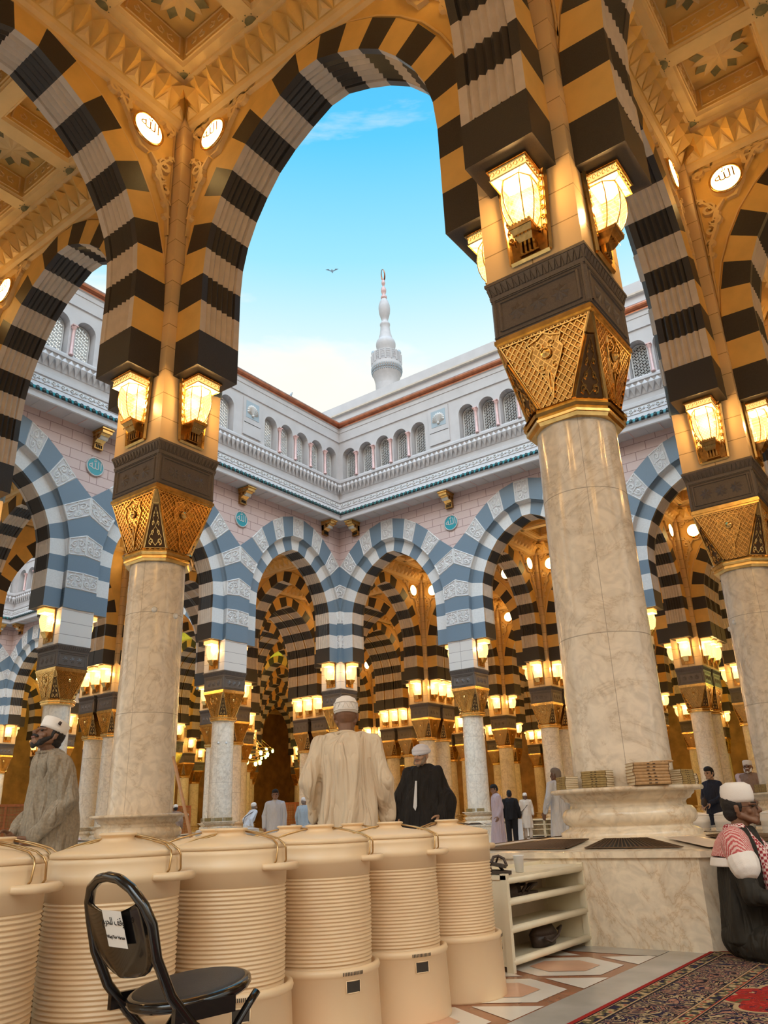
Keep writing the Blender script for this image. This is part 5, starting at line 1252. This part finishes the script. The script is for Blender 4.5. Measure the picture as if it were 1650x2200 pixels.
def person(loc, rz, label, robe='cloth_white', skin='skin', hat=None, hair='hair_black', beard=None, vox=.012, head_yaw=0, head_pitch=0, lean=0., arms=None, style='thobe', scale=1., hunch=0., trouser=None, cloak=False, extra=None, hem=.10, belly=0., glasses=False):
    t = empty('person', loc, rz); t.scale = (scale / K,) * 3
    yw, pt = math.radians(head_yaw), math.radians(head_pitch)
    ly = lambda z: lean * max(0, z - .95) + hunch * max(0, z - 1.25) ** 1.2       # forward shift of the trunk with height
    R3 = Matrix.Rotation(yw, 3, 'Z') @ Matrix.Rotation(-pt, 3, 'X'); c = V((0, ly(1.5) + .015, 1.50))
    arms = arms or [((-.19, 0, 1.40), (-.25, -.02, 1.14), (-.26, .04, .90)), ((.19, 0, 1.40), (.25, -.02, 1.14), (.26, .04, .90))]
    # body: one continuous skin
    mb = MB(); head(mb, R3, c)
    cap(mb, (0, ly(1.40) - .01, 1.38), c + R3 @ V((0, -.01, .04)), .058, .052)
    for a, b_, ra, rb in (((-.06, ly(1.30), 1.28), (-.05, 0, 1.02), .095, .09), ((.06, ly(1.30), 1.28), (.05, 0, 1.02), .095, .09), ((-.13, ly(1.36), 1.36), (.13, ly(1.36), 1.36), .055, .055), ((-.07, 0, .95), (.07, 0, .95), .10, .10)): cap(mb, a, b_, ra, rb, 14)
    for s in (-1, 1):
        cap(mb, (s * .09, 0, .92), (s * .10, .02, .50), .085, .055); cap(mb, (s * .10, .02, .50), (s * .10, -.01, .09), .055, .036); cap(mb, (s * .10, -.02, .035), (s * .11, .13, .028), .036, .030); 
    for k, (S, E, W) in enumerate(arms):
        S, E, W = V(S) + V((0, ly(1.40), 0)), V(E), V(W); cap(mb, (S.x * .86, S.y, S.z - .02), E, .044, .038); cap(mb, E, W, .036, .026)
        d = (W - E).normalized(); sd = -1 if S.x < 0 else 1
        nn = V((-sd, .25, .0)) if abs(d.z) > .5 else V((-sd * .3, 0, -1))
        hand(mb, W, d, nn, .55, 1 if (d.cross(nn)).y > 0 else -1)
    fuse(mb, vox * .55, skin, 'body', t, 1)
    T = lambda p: c + R3 @ V(p)
    # eyes, brows
    for s in (-1, 1):
        mb = MB(); sph(mb, T((s * .031, .0825, .080)), (.013, .007, .0075), R3, 10, 6); o = mb.mesh('eye'); o.materials.clear(); o.materials.append(MATS['eye_dark']); link('eye', o, t)
        mb = MB(); cap(mb, T((s * .016, .097, .100)), T((s * .047, .079, .103)), .0048, .0038, 6); o = mb.mesh('eyebrow'); o.materials.clear(); o.materials.append(MATS[beard or hair or 'hair_black']); link('eyebrow', o, t)
    if hair:
        mb = MB(); sph(mb, T((0, -.016, .112)), (.080, .094, .094), R3, 16, 10); sph(mb, T((0, -.04, .06)), (.070, .070, .06), R3, 12, 8)
        if not hat: sph(mb, T((0, .012, .152)), (.078, .088, .062), R3, 14, 10)
        for s in (-1, 1): cap(mb, T((s * .070, .012, .10)), T((s * .072, .008, .065)), .012, .008, 8)
        fuse(mb, vox * .7, hair, 'hair', t, 1, fuzz=.002)
    if beard:
        mb = MB()
        for s in (-1, 1): cap(mb, T((s * .064, .018, .055)), T((s * .050, .055, .0)), .014, .022); cap(mb, T((s * .05, .052, 0)), T((0, .066, -.016)), .020, .024); cap(mb, T((s * .030, .090, .030)), T((s * .004, .103, .036)), .009, .009, 8)
        cap(mb, T((0, .066, -.012)), T((0, .066, -.030)), .024, .018)
        fuse(mb, vox * .6, beard, 'beard', t, 1, fuzz=.003)
        mb = MB(); cap(mb, T((-.014, .101, .018)), T((.014, .101, .018)), .006, .006, 6); o = mb.mesh('lips'); o.materials.clear(); o.materials.append(MATS['lip']); link('lips', o, t)
    if hat:
        kind, hm = hat; mb = MB(); pr = {'kufi': [(.083, .112), (.090, .135), (.090, .175), (.082, .212), (.05, .232), (0, .236)], 'dome': [(.088, .095), (.093, .125), (.091, .165), (.074, .200), (.04, .218), (0, .222)], 'flat': [(.084, .112), (.090, .13), (.092, .19), (.088, .198), (.05, .203), (0, .203)]}.get(kind)
        if pr:
            n = 28; hp = -.06 if kind == 'dome' else -.10
            Rh = R3 @ Matrix.Rotation(hp if kind != 'flat' else -.05, 3, 'X'); Th = lambda p: c + Rh @ V(p)
            vs = []; 
            for r, z in pr[:-1]: vs += [Th((r * .93 * cos(2 * pi * i / n), r * 1.10 * sin(2 * pi * i / n) - .012, z)) for i in range(n)]
            vs += [Th((r_ * .93 * .93 * cos(2 * pi * i / n), r_ * 1.02 * sin(2 * pi * i / n) - .012, pr[0][1])) for r_ in (pr[0][0],) for i in range(n)]
            L = len(pr) - 1; fs = [(j * n + i, j * n + (i + 1) % n, (j + 1) * n + (i + 1) % n, (j + 1) * n + i) for j in range(L - 1) for i in range(n)] + [tuple(range((L - 1) * n, L * n))] + [(L * n + i, L * n + (i + 1) % n, (i + 1) % n, i) for i in range(n)]
            mb.add(vs, fs, hm, True)
            if kind == 'dome':
                for z, r in ((.112, .0925), (.165, .0925)): mb.tube([Th((r * .93 * cos(2 * pi * i / n), r * 1.10 * sin(2 * pi * i / n) - .012, z)) for i in range(n)], .0035, hm, 5, closed=True)
                mb.tube([Th((.0925 * .93 * cos(2 * pi * i / n), .0925 * 1.10 * sin(2 * pi * i / n) - .012, .165 if i % 2 else .125)) for i in range(n)], .0035, hm, 5, closed=True)
            link('cap', mb.mesh('cap'), t)
        else:       # wound turban
            sph(mb, T((0, -.01, .145)), (.088, .105, .075), R3, 20, 12)
            for q, (z0, tilt, r) in enumerate(((.125, -.28, .026), (.150, .15, .027), (.172, -.10, .026), (.140, .05, .028))):
                pts = [T(((.083 - .012 * (q % 3)) * cos(a), -.01 + (.100 - .012 * (q % 3)) * sin(a), z0 + tilt * .09 * sin(a + q))) for a in [2 * pi * i / 20 for i in range(20)]]
                for p, q_ in zip(pts, pts[1:] + pts[:1]): cap(mb, p, q_, r, r, 8)
            fuse(mb, vox * .7, hm, 'turban', t, 2)
    if glasses:
        mb = MB()
        for s in (-1, 1):
            mb.tube([T((s * .031 + .021 * cos(a), .104 - abs(cos(a)) * .002, .074 + .017 * sin(a))) for a in [2 * pi * i / 16 for i in range(16)]], .0014, 'ink', 5, closed=True)
            mb.tube([T((s * .052, .102, .080)), T((s * .078, .05, .084)), T((s * .084, .0, .086))], .0014, 'ink', 5)
        mb.tube([T((-.010, .106, .078)), T((.010, .106, .078))], .0014, 'ink', 5); link('glasses', mb.mesh('glasses'), t)
    # clothing
    mb = MB()
    if style != 'none':
        b4 = belly
        tr = [(0, ly(1.44), 1.462, .066, .066), (0, ly(1.43), 1.445, .092, .078), (0, ly(1.41), 1.415, .150, .098), (0, ly(1.38), 1.37, .188, .122), (0, ly(1.30), 1.28, .194, .138), (0, ly(1.15) + b4 * .4, 1.12, .190, .140 + b4 * .5), (0, b4, .98, .194, .146 + b4), (0, b4, .85, .203, .148 + b4, .03)]
        low = {'thobe': [(0, .01, .6, .218, .170, .06), (0, .01, .3, .235, .185, .09), (0, .01, hem, .248, .195, .10)], 'kurta': [(0, .0, .60, .225, .17, .06), (0, .0, .42, .235, .18, .08)], 'jacket': [], 'wide': [(0, .0, .84, .30, .21, .05), (0, .0, .6, .34, .25, .07), (0, 0, .3, .38, .29, .09), (0, 0, hem, .42, .32, .10)]}[style]
        if style == 'wide': tr = tr[:4] + [(0, ly(1.3), 1.26, .225, .15), (0, .02, 1.1, .262, .175), (0, .02, .95, .285, .195, .03)]
        loft(mb, (tr + low)[::-1], 56)
        for S, E, W in arms:
            S, E, W = V(S) + V((0, ly(1.40), 0)), V(E), V(W); d = (W - E); W2 = E + d * .93
            cap(mb, (S.x * .25, S.y, S.z + .028), (S.x * .92, S.y, S.z - .006), .060, .064); cap(mb, (S.x * .92, S.y, S.z - .01), E, .068, .060); cap(mb, E, W2, .060, .046)
            if cloak: cap(mb, (S.x * .8, S.y, S.z - .04), E + V((0, 0, -.05)), .09, .10); cap(mb, E + V((0, 0, -.05)), (W.x * 1.05, W.y - .02, W.z - .25), .10, .10)
        g = fuse(mb, vox * (.8 if vox < .01 else 1), robe, {'thobe': 'thobe', 'kurta': 'kurta', 'jacket': 'jacket', 'wide': 'cloak'}[style], t, 3, fold=.026 if vox < .01 else .012)
    if style == 'thobe' or style == 'kurta':
        mb = MB(); mb.tube([(.060 * cos(a), ly(1.46) + .004 + .060 * sin(a), 1.462 + .006 * sin(a + pi)) for a in [2 * pi * i / 24 for i in range(24)]], .013, robe, 8, closed=True); link('collar', mb.mesh('collar'), t)
    if trouser:
        mb = MB()
        for s in (-1, 1): cap(mb, (s * .09, 0, .9), (s * .10, .02, .5), .11, .085); cap(mb, (s * .10, .02, .5), (s * .10, 0, .12), .085, .07)
        fuse(mb, vox, trouser, 'trousers', t, 2, fold=.006)
    if extra: extra(t, T, ly)
    tag(t, label, 'person'); return t
def facing(rx, aw):      # direction given as image-right and away components -> z rotation of a figure whose front is +y
    d = V((.808, .589, 0)) * rx + V((-.589, .808, 0)) * aw; return math.atan2(-d.x, d.y)
def add_fn(fn): return fn
# the man in taupe at the left
def ex_A(t, T, ly):
    mb = MB(); mb.add([T((-.096, .008, .150)), T((-.096, .030, .150)), T((-.096, .030, .176)), T((-.096, .008, .176))], [(0, 1, 2, 3)], 'leather'); mb.tube([T((-.0945, .012, .163)), T((-.0945, .028, .163))], .010, 'leather', 8); link('cap_badge', mb.mesh('cap_badge'), t)
    mb = MB()
    for k in range(4): sph(mb, (.012, ly(1.3 - k * .07) + .128 + k * .006, 1.33 - k * .075), .006, None, 8, 6)
    o = mb.mesh('buttons'); o.materials.clear(); o.materials.append(MATS['brown_stone']); link('buttons', o, t)
person((-2.05, -3.53, 0), facing(-.72, -.70), 'bearded man in taupe kurta and white cap, looking down at the left', 'cloth_taupe', 'skin_dark', ('flat', 'cap_white'), 'hair_black', 'hair_black', .0075, 8, -27, .10,
       [((-.19, 0, 1.40), (-.26, .02, 1.13), (-.14, .20, .90)), ((.19, 0, 1.40), (.25, .03, 1.13), (.08, .24, .93))], 'kurta', .96, .40, 'cloth_taupe', False, ex_A, belly=.035)
# the man in cream seen from behind
person((-.78, -2.43, 0), facing(.06, 1), 'man seen from behind in long cream thobe and white knitted skullcap', 'cloth_cream', 'skin_dark', ('dome', 'cap_white'), None, None, .0075, 6, 2, .0,
       [((-.185, 0, 1.39), (-.255, -.06, 1.14), (-.235, .06, .92)), ((.185, 0, 1.39), (.26, -.05, 1.14), (.27, .06, .90))], 'thobe', 1.01)
# the old man in black with turban
def ex_C(t, T, ly):
    mb = MB(); mb.add([(-.010, .196, 1.30), (.012, .198, 1.30), (.034, .232, 1.02), (.006, .236, .98), (-.012, .23, 1.03)], [(0, 1, 2, 3, 4)], 'cloth_white'); link('shirt_front', mb.mesh('shirt_front'), t)
person((-2.31, .62, 0), facing(-.45, -.9), 'old bearded man in white turban and wide black cloak', 'cloth_black', 'skin_light', ('turban', 'turban_white'), None, 'hair_grey', .009, -6, -2, .0,
       [((-.19, 0, 1.40), (-.29, .02, 1.12), (-.24, .14, .92)), ((.19, 0, 1.40), (.30, .02, 1.12), (.26, .10, .90))], 'wide', 1.0, .1, None, True, ex_C, .08)
# farther figures
person((-9.33, 5.67, 0), facing(.12, -1), 'black-haired youth in white thobe standing behind the coolers', 'cloth_white', 'skin', None, 'hair_black', None, .011, 0, 0, arms=[((-.18, 0, 1.38), (-.23, -.02, 1.12), (-.23, .02, .88)), ((.18, 0, 1.38), (.25, -.03, 1.12), (.24, .03, .86))], scale=.97)
person((-13.45, 10.98, 0), facing(.35, .9), 'man in pale blue kurta and white cap, back turned, beyond the youth', 'cloth_blue', 'skin', ('dome', 'cap_white'), 'hair_grey', None, .013, style='kurta', trouser='cloth_blue', scale=.98)
def ex_F(t, T, ly):
    mb = MB(); mb.tube([(.14, ly(1.4) - .08, 1.40), (.02, -.14, 1.22), (-.17, -.10, 1.05), (-.2, .02, .95)], .012, 'leather', 6); mb.box(-.25, -.18, -.05, .12, .82, .98, 'leather'); link('shoulder_bag', mb.mesh('shoulder_bag'), t)
person((-15.54, 10.89, 0), facing(.75, .6), 'man in white thobe with shoulder bag leaning forward by the left arcade', 'cloth_white', 'skin', ('dome', 'cap_white'), 'hair_grey', None, .013, 0, -20, .45, extra=ex_F, scale=.95)
person((-18.93, 11.0, 0), facing(-.5, .8), 'man in brown robe and white cap standing at the left arcade', 'cloth_brown', 'skin_dark', ('dome', 'cap_white'), 'hair_black', None, .013)
person((-7.25, 10.8, 0), facing(-.95, -.25), 'man in long pale pink thobe looking up, hand at his side', 'cloth_pink', 'skin', None, 'hair_black', None, .011, 0, 18, arms=[((-.18, 0, 1.38), (-.22, -.04, 1.12), (-.20, .06, .88)), ((.18, 0, 1.38), (.21, -.05, 1.12), (.19, .04, .88))])
def ex_H2(t, T, ly):
    mb = MB(); mb.box(.12, .32, -.02, .02, .18, .86, 'cup_plastic'); link('white_bag', mb.mesh('white_bag'), t)
person((-7.75, 12.35, 0), facing(.1, .95), 'person in black tracksuit top holding a white bag behind the man in pink', 'cloth_black', 'skin', None, 'hair_black', None, .012, style='jacket', trouser='cloth_black', extra=ex_H2, scale=.93)
def ex_I(t, T, ly):
    mb = MB(); mb.tube([(-.13, -.10, 1.40), (-.05, .14, 1.25), (.2, .12, 1.0)], .012, 'leather', 6); mb.box(.19, .27, -.05, .13, .88, 1.05, 'leather'); link('shoulder_bag', mb.mesh('shoulder_bag'), t)
person((-10.91, 19.23, 0), facing(-.1, -1), 'man in beige kurta with shoulder bag walking towards the courtyard', 'brown_stone', 'skin_dark', ('dome', 'cap_white'), 'hair_black', 'hair_black', .013, style='kurta', trouser='brown_stone', extra=ex_I)
person((-3.50, 6.2, 0), facing(-.5, .85), 'man in white kurta with rolled sleeve, face hidden by the book stacks', 'cloth_white', 'skin_dark', None, 'hair_grey', None, .010, 25, 0, arms=[((-.19, 0, 1.40), (-.29, -.02, 1.14), (-.30, .08, .92)), ((.19, 0, 1.40), (.27, -.02, 1.14), (.28, .06, .90))], style='kurta', trouser='cloth_white', scale=1.0)
def ex_K(t, T, ly):
    mb = MB(); sph(mb, (-.03, .33, 1.06), (.055, .05, .085)); cap(mb, (-.05, .33, 1.12), (-.06, .34, 1.17), .012, .008); cap(mb, (-.01, .33, 1.12), (0, .34, 1.18), .012, .008); cap(mb, (-.04, .32, 1.0), (-.02, .33, .92), .02, .01)
    o = fuse(mb, .008, 'leather', 'dark_bag', t, 1)
person((-1.29, 6.96, 0), facing(-.85, -.5), 'short-haired boy in navy jumper holding a small dark bag', 'cloth_navy', 'skin_light', None, 'hair_black', None, .010, 0, 4, arms=[((-.17, 0, 1.38), (-.22, .02, 1.14), (-.08, .24, 1.04)), ((.17, 0, 1.38), (.22, .02, 1.14), (.06, .24, 1.02))], style='jacket', trouser='cloth_navy', scale=.93, extra=ex_K)
def ex_L(t, T, ly):
    mb = MB(); cap(mb, (.05, -.10, 1.44), (.20, .02, 1.42), .05, .06); cap(mb, (.20, .02, 1.42), (.16, .14, 1.22), .06, .03); fuse(mb, .012, 'cloth_pink', 'shoulder_cloth', t, 2, fold=.006)
person((-.97, 8.03, 0), facing(-.55, -.8), 'white-bearded man in brown with pale cap and pink cloth over his shoulder', 'cloth_brown', 'skin_dark', ('flat', 'cap_white'), None, 'hair_white', .011, 0, -14, .05, style='kurta', trouser='cloth_brown', extra=ex_L)
def seated(loc, rz, label, robe, skin, hat, hair, beard, vox, scale=1., keff=False, yaw=0, pitch=0, glasses=False, lean=.12):
    """cross-legged figure: upper body of person() set down on the floor, folded legs in front"""
    def ex(t, T, ly):
        mb = MB(); sph(mb, (0, .0, .86), (.19, .17, .13), None, 20, 12)
        for s in (-1, 1): cap(mb, (s * .10, .02, .84), (s * .30, .30, .84), .11, .085); cap(mb, (s * .30, .30, .83), (-s * .08, .40, .80), .08, .06)
        fuse(mb, vox, robe, 'folded_legs', t, 3, fold=.01)
        if keff:
            mb = MB()
            for s in (-1, 1): cap(mb, (s * .02, ly(1.45) - .075, 1.46), (s * .085, ly(1.45) + .01, 1.46), .030, .034); cap(mb, (s * .085, ly(1.45) + .01, 1.46), (s * .085, ly(1.3) + .13, 1.33), .034, .038); cap(mb, (s * .085, ly(1.3) + .13, 1.33), (s * .10, ly(1.1) + .18, 1.08), .038, .045)
            fuse(mb, .006, 'keffiyeh', 'scarf', t, 2, fold=.004)
            mb = MB(); lofts = [(0, ly(1.43) - .02, 1.455, .09, .085), (0, ly(1.41) - .03, 1.43, .14, .10), (0, ly(1.38) - .035, 1.39, .20, .118), (0, ly(1.3) - .035, 1.31, .225, .138)]
            loft(mb, lofts[::-1], 40)
            for s in (-1, 1): cap(mb, (s * .19, ly(1.40) - .01, 1.395), (s * .235, ly(1.4) + .02, 1.30), .085, .082)
            fuse(mb, .007, 'keffiyeh_fine', 'shawl', t, 3, fold=.004)
            mb = MB(); loft(mb, [(0, ly(1.25) - .035, 1.255, .236, .150), (0, ly(1.3) - .035, 1.305, .229, .143)], 40)
            for s in (-1, 1): cap(mb, (s * .235, ly(1.4) + .02, 1.295), (s * .25, ly(1.4) + .03, 1.265), .088, .088)
            fuse(mb, .007, 'cap_white', 'shawl_border', t, 3)
    arms = [((-.19, 0, 1.40), (-.27, .10, 1.14), (-.16, .34, 1.0)), ((.19, 0, 1.40), (.26, .08, 1.12), (.16, .34, 1.0))]
    t = person(loc, rz, label, robe, skin, hat, hair, beard, vox, yaw, pitch, lean, arms, 'jacket', scale, .15, None, extra=ex, glasses=glasses)
    # legs of the standing base are folded away: sink the trunk so that the hips rest on the floor
    for ch in t.children:
        if ch.name.startswith('body'):
            me = ch.data; 
            for vv in me.vertices:
                if vv.co.z < .80:      # tuck the shins and feet under the seat
                    k = (.80 - vv.co.z) / .80; vv.co = V((vv.co.x * (1 + .6 * k), .10 + .28 * k + (vv.co.y) * .4, .80 + .02 * k))
        ch.location.z -= .745
    return t
seated((1.07, -1.22, 0), facing(.86, -.50), 'seated man with white cap, glasses and red chequered scarf at the right edge', 'cloth_olive', 'skin_dark', ('kufi', 'cap_white'), 'hair_black', None, .0075, 1.06, True, 0, -6, True, .05)
seated((-21.5, 9.2, 0), facing(.2, -1), 'person with blue cap sitting on the floor far left behind the man in taupe', 'cloth_pink', 'skin_dark', ('dome', 'cloth_blue'), 'hair_black', None, .014)
seated((-22.0, 15.5, 0), facing(1, .2), 'man in mustard robe crouching left of the youth in white', 'book_olive', 'skin_dark', None, 'hair_black', None, .014, lean=.3)
seated((-12.4, 21.2, 0), facing(.3, .9), 'person in olive robe crouching near the 342 board', 'book_olive', 'skin_dark', None, 'hair_black', None, .014, lean=.4)
person((-12.9, 27.2, 0), facing(.8, .3), 'person in dark clothes standing far behind the 342 board', 'cloth_black', 'skin_dark', None, 'hair_black', None, .014, style='thobe')
person((-3.3, 10.6, 0), facing(-.3, .9), 'person in black with white strap behind the nearest column base', 'cloth_black', 'skin_light', None, 'hair_grey', None, .013, style='thobe', scale=.8)

# ------------------------------------------------------------------ sky, camera, view
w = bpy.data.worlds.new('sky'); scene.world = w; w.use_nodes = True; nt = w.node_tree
bg = nt.nodes['Background']; tc = N(nt, 'ShaderNodeTexCoord'); sp = N(nt, 'ShaderNodeSeparateXYZ'); nt.links.new(tc.outputs['Generated'], sp.inputs[0])
z = mth(nt, 'MAXIMUM', sp.outputs[2], 0.0)
grad = ramp(nt, z, [(0, (1.0, .90, .74)), (.46, (1.0, .96, .86)), (.54, (.74, .91, .93)), (.63, (.34, .76, .93)), (.73, (.11, .58, .92)), (.85, (.05, .44, .86)), (1, (.10, .36, .70))])
mp = N(nt, 'ShaderNodeMapping'); mp.inputs['Scale'].default_value = (1.6, 1.6, 4.2); mp.inputs['Location'].default_value = (3.1, .4, .9); nt.links.new(tc.outputs['Generated'], mp.inputs[0])
n1 = N(nt, 'ShaderNodeTexNoise', Scale=1.9, Detail=7., Roughness=.55, Distortion=.35); nt.links.new(mp.outputs[0], n1.inputs[0])
thr = mth(nt, 'ADD', n1.outputs[0], mth(nt, 'MULTIPLY', mth(nt, 'SUBTRACT', .53, z), 1.0))
cl = ramp(nt, thr, [(.44, (0, 0, 0)), (.60, (1, 1, 1))])
col = mixc(nt, cl, grad, (1.0, .96, .84))
warm = ramp(nt, z, [(0, (1, .60, .30)), (.30, (1, .74, .46)), (.6, (1, .96, .90))])
# unseen sky behind the camera, brightened and warmed to light walls and foreground
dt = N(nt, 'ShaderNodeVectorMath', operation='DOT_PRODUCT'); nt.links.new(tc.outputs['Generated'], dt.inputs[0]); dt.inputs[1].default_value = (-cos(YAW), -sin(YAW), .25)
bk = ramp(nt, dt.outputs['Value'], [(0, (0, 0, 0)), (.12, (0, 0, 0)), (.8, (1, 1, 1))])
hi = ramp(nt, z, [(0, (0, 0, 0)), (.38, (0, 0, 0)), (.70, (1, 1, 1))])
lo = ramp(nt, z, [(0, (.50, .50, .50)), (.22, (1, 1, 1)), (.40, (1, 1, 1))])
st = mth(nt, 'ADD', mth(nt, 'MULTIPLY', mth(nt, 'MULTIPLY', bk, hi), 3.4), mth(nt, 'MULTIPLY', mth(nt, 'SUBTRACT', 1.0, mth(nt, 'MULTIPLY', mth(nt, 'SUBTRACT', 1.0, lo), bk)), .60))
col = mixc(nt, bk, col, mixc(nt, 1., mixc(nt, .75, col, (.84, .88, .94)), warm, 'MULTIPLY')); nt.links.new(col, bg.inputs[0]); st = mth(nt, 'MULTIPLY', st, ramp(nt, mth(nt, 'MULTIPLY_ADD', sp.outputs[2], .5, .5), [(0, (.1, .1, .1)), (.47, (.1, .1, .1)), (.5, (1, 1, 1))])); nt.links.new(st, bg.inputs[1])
cam = bpy.data.cameras.new('camera'); co = bpy.data.objects.new('camera', cam); COL.objects.link(co); scene.camera = co
pitch, roll = .3762, -.0383
fwd = Vector((cos(YAW) * cos(pitch), sin(YAW) * cos(pitch), sin(pitch))); right = Vector((sin(YAW), -cos(YAW), 0)); up = right.cross(fwd)
r2 = right * cos(roll) + up * sin(roll); u2 = -right * sin(roll) + up * cos(roll)
Mx = Matrix((r2, u2, -fwd)).transposed().to_4x4(); Mx.translation = CAM; co.matrix_world = Mx
cam.sensor_fit = 'VERTICAL'; cam.sensor_height = 36; cam.lens = 1692.805 / 2200 * 36
cam.shift_x = -8.6567 / 2200; cam.shift_y = -6.4489 / 2200; cam.clip_end = 400; cam.clip_start = .05
# the grid was measured with 6 m bays; scale the whole place to life size
for o in scene.objects:
    if o.parent is None:
        o.location = o.location * K
        if o.type not in ('CAMERA',): o.scale = o.scale * K
for L in bpy.data.lights: L.energy *= K * K; L.shadow_soft_size *= K
vs = scene.view_settings; vs.view_transform = 'Standard'; vs.look = 'None'; vs.exposure = 0.88; vs.gamma = 1.0; vs.use_curve_mapping = False
scene.cycles.use_denoising = True; scene.cycles.denoiser = 'OPENIMAGEDENOISE'; scene.cycles.max_bounces = 5; scene.cycles.diffuse_bounces = 3; scene.cycles.glossy_bounces = 2; scene.cycles.transmission_bounces = 2; scene.cycles.transparent_max_bounces = 6; scene.cycles.use_adaptive_sampling = True; scene.cycles.adaptive_threshold = .25
scene.cycles.caustics_reflective = False; scene.cycles.caustics_refractive = False; scene.cycles.sample_clamp_indirect = 6.0; scene.cycles.use_light_tree = True
